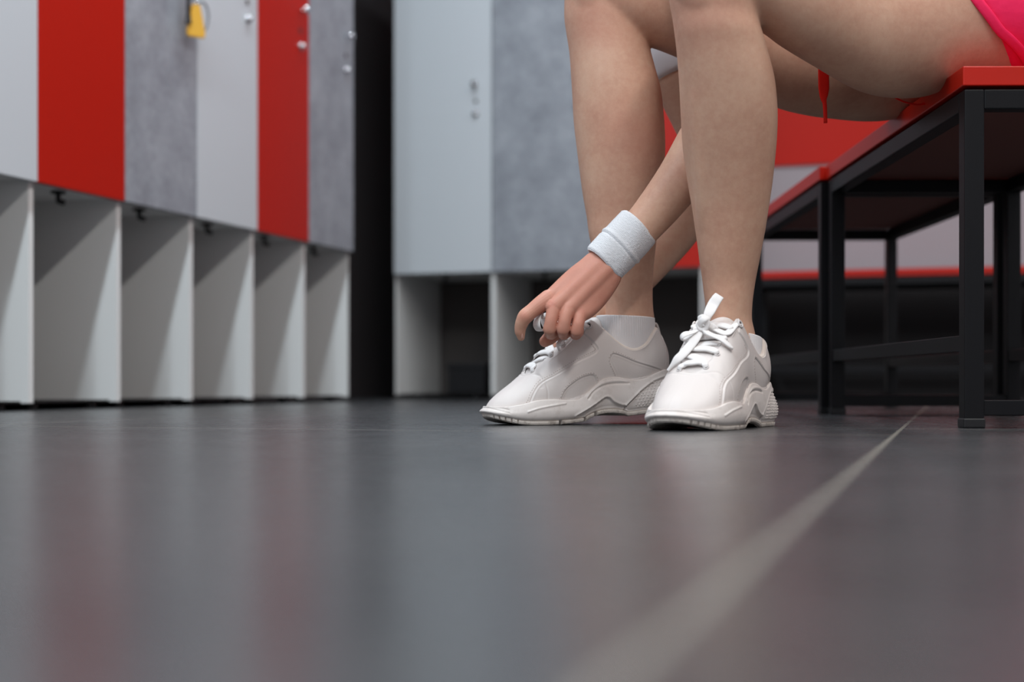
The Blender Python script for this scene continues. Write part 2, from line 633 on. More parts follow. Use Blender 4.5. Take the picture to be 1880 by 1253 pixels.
# ------------------------------------------------------------------ benches
def make_bench(label, loc, rz, Lb, Wb, group='red and black benches'):
    """local x: length (away from the camera), y: width to the left; origin on the floor at the near right corner of the plan"""
    root = empty('bench', loc, rz)
    tag(root, label, 'bench', group)
    ST, TB, H = .025, .025, .46
    bm = bmesh.new()
    box(bm, -.003, Lb + .003, -.003, Wb + .003, H - ST, H, .0015)
    s = from_bm('seat', bm, M_seat, root)
    bm = bmesh.new()
    box(bm, TB, Lb - TB, TB, Wb - TB, H - ST - .004, H - ST - .0002)
    from_bm('seat_underside', bm, M_under, root)
    zt = H - ST - .004
    bm = bmesh.new()
    for y in (0, Wb - TB):
        box(bm, TB, Lb - TB, y, y + TB, zt - TB, zt, .0015)
    for x in (0, Lb - TB):
        box(bm, x, x + TB, TB, Wb - TB, zt - TB, zt, .0015)
    from_bm('top_rail', bm, M_frame, root)
    for x in (0, Lb - TB):
        for y in (0, Wb - TB):
            bm = bmesh.new()
            box(bm, x, x + TB, y, y + TB, .012, zt, .0015)
            lg = from_bm('leg', bm, M_frame, root)
            bm = bmesh.new()
            box(bm, x - .0015, x + TB + .0015, y - .0015, y + TB + .0015, 0, .013, .002)
            from_bm('foot_cap', bm, M_dark_plastic, lg)
    for x in (0, Lb - TB):
        bm = bmesh.new()
        box(bm, x + .002, x + TB - .002, TB, Wb - TB, .016, .036, .0012)
        from_bm('end_rail', bm, M_frame, root)
    for y in (.002, Wb - TB + .002):
        bm = bmesh.new()
        box(bm, TB, Lb - TB, y, y + .021, .098, .119, .0012)
        from_bm('stretcher', bm, M_frame, root)
    return root


# near bench: near left leg at X .577, Y 1.803; its length runs straight away from the camera
BX0, BY0, BWD = 0.575, 1.803, 0.345
ang = R_(90 - 0.6)
make_bench('near red-topped bench with black legs that the person sits on', (BX0 + BWD, BY0, 0), ang, 0.815, BWD)
make_bench('red-topped black bench just beyond the seat, end to end with it', (BX0 + BWD + .004, BY0 + 0.832, 0), ang, 0.83, BWD + .006)
# far bench along the back wall
make_bench('red-topped black bench along the back wall under the red panel', W(0.92, 5.46), math.pi - YAW, 1.62, 0.33)

# ------------------------------------------------------------------ sneakers
# local frame: x heel to toe, y to the wearer's left, z up; outline is that of a left shoe (lateral side = +y)
LAT = [(-0.003, 0), (.002, .016), (.018, .029), (.05, .036), (.085, .038), (.12, .0385), (.155, .0435), (.19, .0485), (.22, .0480), (.246, .0415), (.264, .0285), (.274, .012), (.276, -.004)]
MED = [(-0.003, 0), (.002, -.016), (.018, -.028), (.05, -.0345), (.085, -.0355), (.12, -.035), (.155, -.039), (.19, -.044), (.22, -.0440), (.246, -.039), (.264, -.0295), (.274, -.017), (.276, -.004)]
ZT = np.array([(-.012, .052), (.003, .056), (.013, .060), (.026, .0565), (.0376, .0517), (.052, .0505), (.068, .0538), (.084, .0578), (.102, .0572), (.119, .047), (.138, .0345), (.154, .0325), (.183, .0355), (.209, .0345), (.236, .0290), (.262, .0255), (.281, .0265)])
EX = np.array([(-.003, .0135), (.018, .020), (.05, .05), (.10, .098), (.15, .147), (.20, .190), (.25, .213), (.276, .218)])
EW = np.array([(.0135, 0), (.0155, .012), (.019, .021), (.03, .030), (.05, .0355), (.075, .0355), (.09, .0335), (.105, .031), (.12, .0275), (.15, .0250), (.18, .0235), (.20, .0205), (.2125, .0130), (.217, .006), (.218, 0)])
EZ = np.array([(.012, .119), (.022, .113), (.035, .0965), (.05, .0905), (.065, .095), (.08, .106), (.095, .121), (.107, .134), (.116, .139), (.124, .1365), (.14, .1235), (.159, .109), (.175, .0975), (.190, .0850), (.205, .0722), (.218, .0615)])
NS = 440


def smooth_interp(x, tab):
    """smooth 1-D table lookup"""
    c = catmull(tab, 12)
    o = np.argsort(c[:, 0])
    return np.interp(x, c[o, 0], c[o, 1])


def resample(P, n, bias=None):
    d = np.r_[0, np.cumsum(np.linalg.norm(np.diff(P, axis=0), axis=1))]
    s = np.linspace(0, d[-1], n)
    return np.stack([np.interp(s, d, P[:, k]) for k in range(P.shape[1])], 1)


def seg_dist(X, Z, poly):
    """distance from points (X, Z) to a polyline"""
    d = np.full(X.shape, 1e9)
    for (x0, z0), (x1, z1) in zip(poly[:-1], poly[1:]):
        dx, dz = x1 - x0, z1 - z0
        tt = np.clip(((X - x0) * dx + (Z - z0) * dz) / (dx * dx + dz * dz + 1e-12), 0, 1)
        d = np.minimum(d, np.hypot(X - x0 - tt * dx, Z - z0 - tt * dz))
    return d


def inside(X, Z, poly):
    r = np.zeros(X.shape, bool)
    n = len(poly)
    for i in range(n):
        x0, z0 = poly[i]
        x1, z1 = poly[(i + 1) % n]
        c = ((z0 > Z) != (z1 > Z))
        xi = (x1 - x0) * (Z - z0) / (z1 - z0 + 1e-12) + x0
        r ^= c & (X < xi)
    return r


def smoothstep(a, b, x):
    s = np.clip((x - a) / (b - a), 0, 1)
    return s * s * (3 - 2 * s)


SEAM_A = catmull([(.222, .030), (.212, .0458), (.199, .058), (.175, .069), (.143, .0835), (.119, .0909), (.1108, .0955), (.1108, .1010), (.119, .1117), (.1286, .121)], 6)
WIN_F = catmull([(.1715, .030), (.169, .038), (.162, .0483), (.143, .0589), (.1246, .0632), (.1166, .0609), (.1127, .050), (.112, .040)], 6)
WIN_R = catmull([(.078, .050), (.082, .062), (.0905, .079), (.0888, .0867), (.0822, .0882), (.0503, .0735), (.020, .0600), (.012, .054)], 6)
SEAM_H = catmull([(.0125, .050), (.0120, .075), (.0115, .100), (.0125, .121)], 4)
BLOCK = [(.0745, .008), (.070, .0157), (.059, .0245), (.048, .033), (.038, .0400), (.029, .0452), (.0175, .0487), (.003, .0488), (-.030, .047), (-.030, .008)]
GROOVE = catmull([(.1285, .0315), (.119, .0405), (.106, .0462), (.090, .0482), (.064, .0462)], 6)
RIDGE = catmull([(.228, .0185), (.207, .0235), (.183, .0270), (.166, .0285)], 6)
WAVE = catmull([(.150, .010), (.128, .0185), (.115, .0245), (.104, .0300), (.096, .0298), (.088, .0225), (.078, .0175), (.070, .0157)], 6)


def shift_near(t):
    t = np.array(t, float)
    x = t[:, 0]
    t[:, 0] = x + .012 * smoothstep(.0, .055, x) * (1 - smoothstep(.19, .27, x))
    return t


ZT, EZ, SEAM_A, WIN_F, WIN_R, GROOVE, RIDGE, WAVE = [shift_near(q) for q in (ZT, EZ, SEAM_A, WIN_F, WIN_R, GROOVE, RIDGE, WAVE)]
BLOCK = shift_near(BLOCK)
BLOCK[0] += (.0, 0)


def zbot(x):
    toe = np.where(x > .222, 3.6 * (x - .222) ** 2, 0)
    arch = np.where((x > .078) & (x < .145), .0075 * np.sin(np.clip((x - .078) / .067, 0, 1) * math.pi) ** .7, 0)
    heel = np.where(x < .016, 9 * (.016 - x) ** 2, 0)
    return toe + arch + heel


def make_sneaker(label, group, loc, yaw, right, bend):
    """returns the root and the function that carries local points to the built shape"""
    root = empty('sneaker', loc, yaw)
    tag(root, label, 'sneaker', group)
    sgn = -1.0 if right else 1.0

    def fn(P):
        P = P.copy()
        P[:, 1] *= sgn
        if bend:
            xb, Lt = .215, .06
            d = xb - P[:, 0]
            al = bend
            Rr = Lt / al
            th = np.clip(d / Lt, 0, 1) * al
            cx = np.where(d <= 0, P[:, 0], np.where(d < Lt, xb - Rr * np.sin(th), xb - Rr * math.sin(al) - (d - Lt) * math.cos(al)))
            cz = np.where(d <= 0, 0, np.where(d < Lt, Rr * (1 - np.cos(th)), Rr * (1 - math.cos(al)) + (d - Lt) * math.sin(al)))
            z = P[:, 2]
            P = np.stack([cx + .25 * z * np.sin(th), P[:, 1], cz + z], 1)
        return P

    def fix(me):
        apply_fn(me, fn)
        b = bmesh.new()
        b.from_mesh(me)
        bmesh.ops.recalc_face_normals(b, faces=b.faces)
        b.to_mesh(me)
        b.free()
        return me

    # perimeter loop, heel -> lateral -> toe -> medial -> heel
    la = resample(catmull(LAT, 16), NS)
    md = resample(catmull(MED, 16), NS)
    base = np.concatenate([la, md[-2:0:-1]], 0)
    side = np.concatenate([np.ones(NS), -np.ones(NS - 2)])
    n = len(base)
    T = nrm(np.roll(base, -1, 0) - np.roll(base, 1, 0))
    ON = np.stack([T[:, 1], -T[:, 0]], 1)      # outward in plan
    cen = base.mean(0)
    if np.mean(np.sum(ON * (base - cen), 1)) < 0:
        ON = -ON
    zt = smooth_interp(base[:, 0], ZT)
    xe = np.interp(base[:, 0], EX[:, 0], EX[:, 1])
    we = np.interp(xe, EW[:, 0], EW[:, 1])
    # soften the tables
    ye = side * we
    ye[0] = 0; ye[NS - 1] = 0
    ze = smooth_interp(xe, EZ)
    ymid = np.interp(xe, [0, .1, .218], [0, .001, .001])
    E = np.stack([xe, ye + ymid, ze], 1)
    for _ in range(6):
        E = (np.roll(E, 1, 0) + 2 * E + np.roll(E, -1, 0)) / 4
    B = np.stack([base[:, 0], base[:, 1], zt - .006], 1)
    B[:, :2] -= ON * .0015
    dz = E[:, 2] - B[:, 2]
    hv = B[:, :2] - E[:, :2]
    hl = np.linalg.norm(hv, axis=1)
    front = smoothstep(.16, .25, base[:, 0])
    rear = 1 - smoothstep(.02, .10, base[:, 0])
    C1 = B.copy()
    C1[:, :2] += ON * (.006 * (1 - front) + .004)[:, None]
    C1[:, 2] += np.minimum(.5 * dz, .042) * (1 - .45 * front)
    C2 = E.copy()
    kk = .42 * (1 - rear) + .55 * rear
    C2[:, :2] += hv * kk[:, None]
    C2[:, 2] -= kk * hl * (.30 + .42 * front) + rear * .012
    NV = 104
    v = np.linspace(0, 1, NV)[:, None, None]
    S = (1 - v) ** 3 * B + 3 * (1 - v) ** 2 * v * C1 + 3 * (1 - v) * v ** 2 * C2 + v ** 3 * E
    # surface normals
    du = np.roll(S, -1, 1) - np.roll(S, 1, 1)
    dv = np.gradient(S, axis=0)
    N = nrm(np.cross(du, dv))
    flip = np.mean(np.sum(N[20, :, :2] * ON, 1)) < 0
    if flip:
        N = -N
    X, Z = S[..., 0], S[..., 2]
    disp = np.zeros(X.shape)
    for pl, dp, wdt in ((SEAM_A, .0007, .0008), (WIN_F, .0016, .0008), (WIN_R, .0016, .0008), (SEAM_H, .0013, .0008)):
        d = seg_dist(X, Z, pl)
        disp -= dp * np.exp(-(d / wdt) ** 2)
        disp += .0003 * np.exp(-((d - .0020) / .0010) ** 2)
    for wnd in (WIN_F, WIN_R):
        ins = inside(X, Z, wnd)
        d = seg_dist(X, Z, wnd)
        disp -= np.where(ins, .0014 * smoothstep(0, .0016, d), 0)
    # overlay (saddle) between vamp seam and the collar stands a little proud
    sad = inside(X, Z, np.concatenate([SEAM_A, [(.105, .17), (-.05, .17), (-.05, .0), (.222, .0)]]))
    disp += np.where(sad, .0013 * smoothstep(0, .0013, seg_dist(X, Z, SEAM_A)), 0)
    # vamp seam across the toe
    dv_ = np.abs(X - (.2215 - 9 * S[..., 1] ** 2))
    disp -= np.where(X > .19, .0007 * np.exp(-(dv_ / .0011) ** 2), 0)
    # soft creases over the toes
    for xc in (.2165,):
        disp -= np.where(Z > .05, .0006 * np.exp(-((X - xc - .1 * S[..., 1]) / .0025) ** 2), 0)
    S2 = S + N * disp[..., None]
    inn = E.copy(); inn[:, 2] -= .0035
    inn[:, :2] += nrm(hv) * .0025
    S2 = np.concatenate([S2, (E + np.array([0, 0, .0006]))[None], inn[None]], 0)

    # stitching dashes beside the seams
    bm = bmesh.new()
    ok = np.argsort(X.ravel())
    PT = S2[:NV].reshape(-1, 3)
    PN = N.reshape(-1, 3)
    sel = np.arange(0, len(PT))
    for pl, off, skip in ((SEAM_A[:-8], .0036, 0), (WIN_R[:30], .0030, 0), (WIN_F, .0032, 0)):
        q = resample(np.asarray(pl), max(8, int(np.sum(np.linalg.norm(np.diff(pl, axis=0), axis=1)) / .0034)))
        tq = nrm(np.gradient(q, axis=0))
        q2 = q + np.stack([tq[:, 1], -tq[:, 0]], 1) * off
        for s_ in (1, -1):
            m_ = (side[None, :] * np.ones((NV, 1))).ravel() == s_
            idx = np.where(m_)[0]
            for (qx, qz), tt in zip(q2, tq):
                k = idx[np.argmin((PT[idx, 0] - qx) ** 2 + (PT[idx, 2] - qz) ** 2)]
                p, nn = PT[k], PN[k]
                if abs(p[0] - qx) + abs(p[2] - qz) > .004:
                    continue
                td = np.array([tt[0], 0, tt[1]]); td = nrm(td - nn * np.dot(td, nn)); bd = np.cross(nn, td)
                c4 = [p + td * a * .0009 + bd * b * .00033 + nn * h for h in (-.0003, .00022) for a, b in ((-1, -1), (1, -1), (1, 1), (-1, 1))]
                vv = [bm.verts.new(c) for c in c4]
                for f in ((4, 5, 6, 7), (0, 1, 5, 4), (1, 2, 6, 5), (2, 3, 7, 6), (3, 0, 4, 7)):
                    bm.faces.new([vv[i] for i in f])
    me = bpy.data.meshes.new('stitching'); bm.to_mesh(me); bm.free()
    fix(me)
    mu = fix(grid_mesh(S2, True, name='upper'))
    bm = bmesh.new()
    bm.from_mesh(mu)
    k0 = len(bm.faces)
    bm.from_mesh(me)
    for k_, f_ in enumerate(bm.faces):
        f_.material_index = 1 if k_ >= k0 else 0
    bm.to_mesh(mu); bm.free()
    bpy.data.meshes.remove(me)
    up = link('upper', mu, M_leather, root)
    mu.materials.append(M_stitch)

    # midsole
    zb = zbot(base[:, 0])
    heel = 1 - smoothstep(.0, .06, base[:, 0])
    NM = 44
    ring = []
    prof = np.array([(0, .000), (.08, .0035), (.22, .0058), (.45, .0066), (.70, .0052), (.90, .0034), (.97, .0024), (1.0, .0006), (1.0, -.004)])
    pr = catmull(prof, 8)
    pr = resample(pr, NM)
    for hf, of in pr:
        z = zb + .005 + (zt - zb - .005) * hf
        o = of * (1 - .45 * smoothstep(.235, .272, base[:, 0]) * smoothstep(.3, .8, hf)) + heel * .009 * np.exp(-((hf - .25) / .4) ** 2) + .001
        if of < 0:
            z = z - .002
        ring.append(np.stack([base[:, 0] + ON[:, 0] * o, base[:, 1] + ON[:, 1] * o, z], 1))
    Q = np.array(ring)
    du = np.roll(Q, -1, 1) - np.roll(Q, 1, 1)
    dvv = np.gradient(Q, axis=0)
    QN = nrm(np.cross(du, dvv))
    if np.mean(np.sum(QN[NM // 2, :, :2] * ON, 1)) < 0:
        QN = -QN
    X, Z = Q[..., 0], Q[..., 2]
    inner_rows = np.ones((NM, 1)); inner_rows[-5:] = 0; inner_rows[:3] = .3
    d = np.zeros(X.shape)
    d -= .0017 * np.exp(-(seg_dist(X, Z, GROOVE) / .0013) ** 2)
    d += .0011 * np.exp(-(seg_dist(X, Z - .0, GROOVE + np.array([-.0005, .0035])) / .0022) ** 2)
    d += .0011 * np.exp(-(seg_dist(X, Z, RIDGE) / .0013) ** 2)
    under = inside(X, Z, np.concatenate([WAVE, [(.080, -.02), (.162, -.02)]]))
    d -= np.where(under, .0026 * smoothstep(0, .0025, seg_dist(X, Z, WAVE)), 0)
    d += .0010 * np.where(~under, np.exp(-(seg_dist(X, Z, WAVE) / .0020) ** 2), 0)
    blk = inside(X, Z, BLOCK)
    db = seg_dist(X, Z, BLOCK[:8])
    d -= np.where(blk, .0024 * smoothstep(0, .002, db), 0)
    d += np.where(~blk, .0009 * np.exp(-(db / .002) ** 2), 0)
    # toe ridges
    for k in (.012, .0165, .021):
        d -= np.where(X > .258, .0006 * np.exp(-((Z - zbot(X) - k) / .0011) ** 2), 0)
    Q2 = Q + QN * (d * inner_rows)[..., None]
    link('midsole', fix(grid_mesh(Q2, True)), M_mid, root)

    # studded heel block
    bm = bmesh.new()
    ids = {}
    mk = blk & (db > .0012) & (np.arange(NM)[:, None] < NM - 6)
    Q3 = Q2 + QN * .0009
    for i in range(NM - 1):
        for j in range(n):
            k = (j + 1) % n
            c4 = [(i, j), (i, k), (i + 1, k), (i + 1, j)]
            if all(mk[c] for c in c4):
                for c in c4:
                    if c not in ids:
                        ids[c] = bm.verts.new(Q3[c])
                bm.faces.new([ids[c] for c in c4])
    # studs
    seen = []
    arc = np.r_[0, np.cumsum(np.linalg.norm(np.diff(base, axis=0), axis=1))]
    tot = arc[-1]
    row = 0
    for zz in np.arange(.011, .048, .0040):
        row += 1
        for a0 in np.arange(-.085, .085, .0052):
            aa = (a0 + (.0026 if row % 2 else 0)) % tot
            j = int(np.argmin(np.abs(arc - aa)))
            i = int(np.argmin(np.abs(Q[:NM - 6, j, 2] - zz)))
            if mk[i, j]:
                p, nn = Q3[i, j], QN[i, j]
                a = nrm(np.cross(nn, [0, 0, 1])); b = np.cross(a, nn)
                ringv = []
                for rr_, hh in ((.00115, -.0002), (.0009, .0006), (.0004, .0009)):
                    ringv.append([bm.verts.new(p + (a * math.cos(t_) + b * math.sin(t_)) * rr_ + nn * hh) for t_ in np.arange(8) * math.pi / 4])
                for r0, r1 in zip(ringv[:-1], ringv[1:]):
                    for t_ in range(8):
                        bm.faces.new((r0[t_], r0[(t_ + 1) % 8], r1[(t_ + 1) % 8], r1[t_]))
                bm.faces.new(ringv[-1])
    me = bpy.data.meshes.new('heel_block'); bm.to_mesh(me); bm.free()
    link('heel_block', fix(me), M_mid, root)

    # outsole
    rows = []
    per = np.minimum(arc, tot - arc)
    notch = np.zeros(n)
    for c, hw_, dp_ in ((.040, .0015, 1), (.148, .0026, 1), (.166, .0016, 1), (.206, .0020, 1), (.266, .0009, .4), (.274, .0009, .4), (.282, .0009, .4), (.290, .0009, .4), (.298, .0009, .4)):
        notch = np.maximum(notch, dp_ * (np.abs(per - c) < hw_))
    hb = np.where(base[:, 0] > .25, .009, .0058)
    for hf, of, cut in ((0.0, -.004, 0), (0.0, .0015, 1), (.2, .0034, 1), (.6, .0042, 1), (.95, .0042, 1), (1.0, .0030, .6), (1.0, -.004, 0)):
        o = of + heel * .006 - notch * .006 * cut
        rows.append(np.stack([base[:, 0] + ON[:, 0] * o, base[:, 1] + ON[:, 1] * o, zb + hb * hf], 1))
    link('outsole', fix(grid_mesh(np.array(rows), True, True, False)), M_out, root, smooth=False)

    # collar roll and lining
    m_ = np.where(E[:, 0] < .112)[0]
    jl = [j for j in range(n) if E[j, 0] < .112 and j < NS]
    jm = [j for j in range(n) if E[j, 0] < .112 and j >= NS]
    order = jm + jl          # medial front -> heel -> lateral front
    order = sorted(jm) + sorted(jl)
    EP = E[order]
    inw = -ON[order]
    inw[len(jm) - 3:len(jm) + 4] = np.array([1.0, 0])
    cpath = EP + np.concatenate([inw * .0038, np.full((len(EP), 1), -.0006)], 1)
    cpath = resample(cpath, 90)
    for _ in range(3):
        cpath[1:-1] = (cpath[:-2] + 2 * cpath[1:-1] + cpath[2:]) / 4
    nn = np.repeat(np.array([[0, 0, 1.0]]), len(cpath), 0)
    link('collar', fix(sweep(cpath, .0088, .0082, nn, 14, sup=2)), M_lining, root)
    ilp = resample(np.concatenate([EP[:, :2] + inw * .006, EP[:, 2:]], 1), 90)
    L0, L1 = ilp.copy(), ilp.copy()
    L1[:, 2] = .045
    link('lining', fix(grid_mesh(np.array([L0, (L0 + L1) / 2, L1]), False)), M_lining, root)
    # heel tab
    ribbon('heel_tab', [(.004, 0, .088), (.005, 0, .104), (.009, 0, .120), (.0125, 0, .1255), (.016, 0, .121)], [.010, .010, .011, .010, .009], .0035,
           [(-1, 0, .1), (-1, 0, .2), (-.8, 0, .6), (0, 0, 1), (.8, 0, .5)], M_leather, root, fn=fn)
    # tongue
    tx = np.array([.228, .213, .199, .180, .160, .142, .128, .118, .111, .106])
    tz = np.interp(tx, E[:NS, 0][np.argsort(E[:NS, 0])], E[:NS, 2][np.argsort(E[:NS, 0])]) + .0012
    tz[0] = .052
    tz[1] -= .002
    tz[-4:] = [.1375, .1410, .1430, .1430]
    tw = np.array([.020, .0255, .0285, .0305, .0315, .0320, .030, .0275, .0255, .0225])
    tt = resample(catmull(np.stack([tx, tz, tw], 1), 6), 46)
    yy = np.linspace(-1, 1, 25)
    topS = np.stack([np.repeat(tt[:, :1], 25, 1), tt[:, 2:] * yy, tt[:, 1:2] - (.0062 + .014 * smoothstep(.135, .110, tt[:, :1])) * np.abs(yy) ** 2.2 * (tt[:, 2:] / .028)], 2)
    tt_t = nrm(np.gradient(tt[:, :2], axis=0))
    tn = np.stack([-tt_t[:, 1], np.zeros(len(tt)), tt_t[:, 0]], 1)
    tn *= np.sign(tn[:, 2:])
    th_ = .006 * np.minimum(1, np.arange(len(tt))[::-1] / 4.0 + .2)[:, None] * np.sqrt(np.clip(1 - .9 * yy ** 6, 0, 1))[None]
    botS = topS - tn[:, None] * th_[..., None]
    Vt = np.concatenate([topS, botS[:, ::-1]], 1)
    link('tongue', fix(grid_mesh(Vt, True, True, True)), M_leather, root)

    # lace rows
    def edge_at(x, s_):
        jj = np.arange(NS) if s_ > 0 else np.arange(NS, n)
        return jj[np.argmin(np.abs(E[jj, 0] - x))]
    rowsx = [.2095, .1995, .1890, .1790, .1685, .1585, .1480]
    for r_i, x in enumerate(rowsx):
        low = r_i % 2 == 1
        sk = (.0055 if r_i % 4 == 1 else -.0055) if low else (.0012 if r_i % 4 else -.0012)
        pts, nr = [], []
        jL, jM = edge_at(x + sk, 1), edge_at(x - sk, -1)
        oL = S2[NV - 9, jL] + N[NV - 9, jL] * .0005
        oL1 = S2[NV - 4, jL] + N[NV - 4, jL] * .0026
        eL = E[jL] + np.array([0, -.002, .0024])
        oM = S2[NV - 9, jM] + N[NV - 9, jM] * .0005
        oM1 = S2[NV - 4, jM] + N[NV - 4, jM] * .0026
        eM = E[jM] + np.array([0, .002, .0024])
        mid = (eL + eM) / 2 + np.array([0, 0, .0022])
        q1 = (eL * .6 + mid * .4) + np.array([0, 0, .0013]); q2 = (eM * .6 + mid * .4) + np.array([0, 0, .0013])
        pts = [oL, oL1, eL, q1, mid, q2, eM, oM1, oM]
        nL, nM = N[NV - 4, jL], N[NV - 4, jM]
        if low:
            eL, eM = eL + np.array([0, -.003, -.0030]), eM + np.array([0, .003, -.0030])
            oL, oM = eL + np.array([0, .003, -.002]), eM + np.array([0, -.003, -.002])
            oL1, oM1 = (eL + oL) / 2, (eM + oM) / 2
            mid = (eL + eM) / 2 + np.array([0, 0, .0030]); q1 = eL * .6 + mid * .4 + np.array([0, 0, .001]); q2 = eM * .6 + mid * .4 + np.array([0, 0, .001])
            pts = [oL, oL1, eL, q1, mid, q2, eM, oM1, oM]
        upv = nrm(np.array([.45, 0, .9]))
        nr = [nL, nL, (nL + upv) / 2, upv, upv, upv, (nM + upv) / 2, nM, nM]
        lc = ribbon('lace', pts, [.0068, .0078, .0098, .0120, .0126, .0120, .0098, .0078, .0068], [.0028, .0034, .0042, .0046, .0048, .0046, .0042, .0034, .0028], nr, M_lace, root, fn=fn)
        lc['label'] = 'flat white lace row across the tongue'
        # punched loops where the lace enters
        for s_, jj in ((1, jL), (-1, jM)) if not low else ():
            c = S2[NV - 8, jj] + N[NV - 8, jj] * .0004
            nn_ = N[NV - 8, jj]
            a = nrm(np.cross(nn_, [0, 0, 1])); b = np.cross(nn_, a)
            me = ring_mesh(c, a * .0031, b * .0031, .0009, 20, 8)
            link('eyelet', fix(me), M_eye, root)
    for s_ in (1, -1):
        jj = edge_at(.131, s_)
        c = S2[NV - 22, jj] + N[NV - 22, jj] * .0005
        nn_ = N[NV - 22, jj]
        a = nrm(np.cross(nn_, [0, 0, 1])); b = np.cross(nn_, a)
        ey = link('eyelet', fix(ring_mesh(c, a * .0042, b * .0042, .0014, 24, 8)), M_eye, root)
        th = np.linspace(0, 2 * math.pi, 16, endpoint=False)
        Vd = np.stack([c + (a * math.cos(q) + b * math.sin(q)) * .0036 for q in th])
        link('eyelet_hole', fix(grid_mesh(np.stack([Vd, Vd * .999 + c * .001 + nn_ * -.0003]), True, True, True)), M_eyehole, ey, smooth=False)
    info = dict(fn=fn, eyelet={s_: S2[NV - 22, edge_at(.131, s_)] for s_ in (1, -1)},
                en={s_: N[NV - 22, edge_at(.131, s_)] for s_ in (1, -1)})
    return root, info


def to_world(root, fn, p):
    q = fn(np.array([p], float))[0]
    a = root.rotation_euler[2]
    c, s = math.cos(a), math.sin(a)
    return np.array([root.location[0] + c * q[0] - s * q[1], root.location[1] + s * q[0] + c * q[1], root.location[2] + q[2]])


# far shoe (wearer's right): pointing to the left and a little towards the camera, heel lifted
PH_F, PH_N = R_(22), R_(60)
far_shoe, far_i = make_sneaker('white chunky sneaker being tied by the hand, heel lifted off the floor', 'pair of white sneakers', (.221, 2.058, 0.0), math.pi + PH_F, True, R_(6.0))
near_shoe, near_i = make_sneaker('white chunky sneaker with a tied lace bow, nearest the bench', 'pair of white sneakers', (.327, 1.935, 0.0), math.pi + PH_N, False, 0.0)


def local(root, p):
    """world point to the shoe's own frame"""
    a = root.rotation_euler[2]
    d = np.asarray(p, float) - np.array(root.location)
    c, s = math.cos(a), math.sin(a)
    return np.stack([c * d[..., 0] + s * d[..., 1], -s * d[..., 0] + c * d[..., 1], d[..., 2]], -1)


def lace_px(root, name, pts, width, thick, normals, label=None, per=8):
    q = local(root, np.array([px(*p) for p in pts]))
    a = root.rotation_euler[2]
    c, s = math.cos(a), math.sin(a)
    Nn = np.asarray(normals, float)
    if Nn.ndim == 1:
        Nn = np.repeat(Nn[None], len(q), 0)
    Nl = np.stack([c * Nn[:, 0] + s * Nn[:, 1], -s * Nn[:, 0] + c * Nn[:, 1], Nn[:, 2]], 1)
    o = ribbon(name, q, width, thick, Nl, M_lace, root, per)
    if label:
        o['label'] = label
    return o


CAMN = (-.15, -1, .45)
# bow of the near shoe
eL = to_world(near_shoe, near_i['fn'], near_i['eyelet'][1])
eM = to_world(near_shoe, near_i['fn'], near_i['eyelet'][-1])
KD = 1.795
lace_px(near_shoe, 'lace_end', [(1293, 596, KD), (1297, 584, KD - .004), (1303, 572, KD - .002), (1309, 560, KD + .004), (1316, 549, KD + .006), (1321, 543, KD + .008)],
        [.006, .010, .0135, .0145, .0140, .0130], .0022, (-.25, -1, .25), 'flat white lace end sticking up from the bow')
lace_px(near_shoe, 'lace_end', [(1288, 604, KD - .01), (1280, 618, KD - .018), (1268, 634, KD - .024), (1254, 650, KD - .03), (1243, 660, KD - .032), (1233, 672, KD - .03), (1226, 681, KD - .028)],
        [.007, .0105, .0115, .011, .010, .005, .0035], [.0022] * 5 + [.003, .003], CAMN, 'flat white lace end hanging down the inner side')
lace_px(near_shoe, 'lace_loop', [(1286, 604, KD - .008), (1272, 610, KD - .016), (1258, 614, KD - .02), (1251, 620, KD - .018), (1255, 625, KD - .012), (1266, 618, KD - .008), (1284, 606, KD - .006)],
        [.006, .008, .009, .0085, .008, .007, .006], .0022, [(-.1, -.5, 1), (-.1, -.5, 1), (-.2, -.8, .7), (-1, -.4, .1), (.2, .5, -.9), (.2, .5, -.9), (.2, .5, -.9)], 'small bow loop')
lace_px(near_shoe, 'lace_loop', [(1296, 598, KD - .008), (1306, 599, KD - .012), (1313, 604, KD - .010), (1308, 611, KD - .006), (1296, 606, KD - .006)],
        [.006, .008, .008, .007, .005], .0024, CAMN, 'small bow loop')
lace_px(near_shoe, 'knot', [(1283, 585, KD - .010), (1290, 582, KD - .016), (1297, 587, KD - .018), (1299, 596, KD - .018), (1294, 604, KD - .016), (1286, 603, KD - .014), (1282, 595, KD - .012), (1286, 589, KD - .010)],
        .0068, .0040, CAMN)
lace_px(near_shoe, 'knot', [(1284, 597, KD - .014), (1288, 590, KD - .019), (1294, 586, KD - .020), (1300, 584, KD - .014)], .0085, .0042, CAMN)


def world_px(p):
    return (940 + p[0] / p[1] * 2611.1, 706 - (p[2] - CAM_Z) / p[1] * 2611.1, p[1])


eLp, eMp = world_px(eL), world_px(eM)
lace_px(near_shoe, 'lace', [(1297, 598, KD - .010), (1315, 606, KD - .010), (1335, 612, KD - .012), (eLp[0] - 8, eLp[1] + 1, eLp[2] - .004), (eLp[0], eLp[1], eLp[2] + .002)],
        [.007, .009, .0095, .008, .006], .003, (.1, -.6, .8))
lace_px(near_shoe, 'lace', [(1288, 600, KD - .010), (1300, 612, KD - .020), (1322, 622, KD - .028), (1338, 634, KD - .030), (1345, 640, KD - .028)],
        [.007, .0085, .0085, .008, .006], .003, (.1, -.6, .8))
lace_px(near_shoe, 'lace', [(1286, 600, KD - .008), (1278, 606, KD + .0), (eMp[0] + 4, eMp[1], eMp[2] - .004), (eMp[0], eMp[1] + 1, eMp[2] + .002)],
        [.006, .008, .008, .006], .003, (-.3, -.5, .8))
print('near eyelets', eLp, eMp)

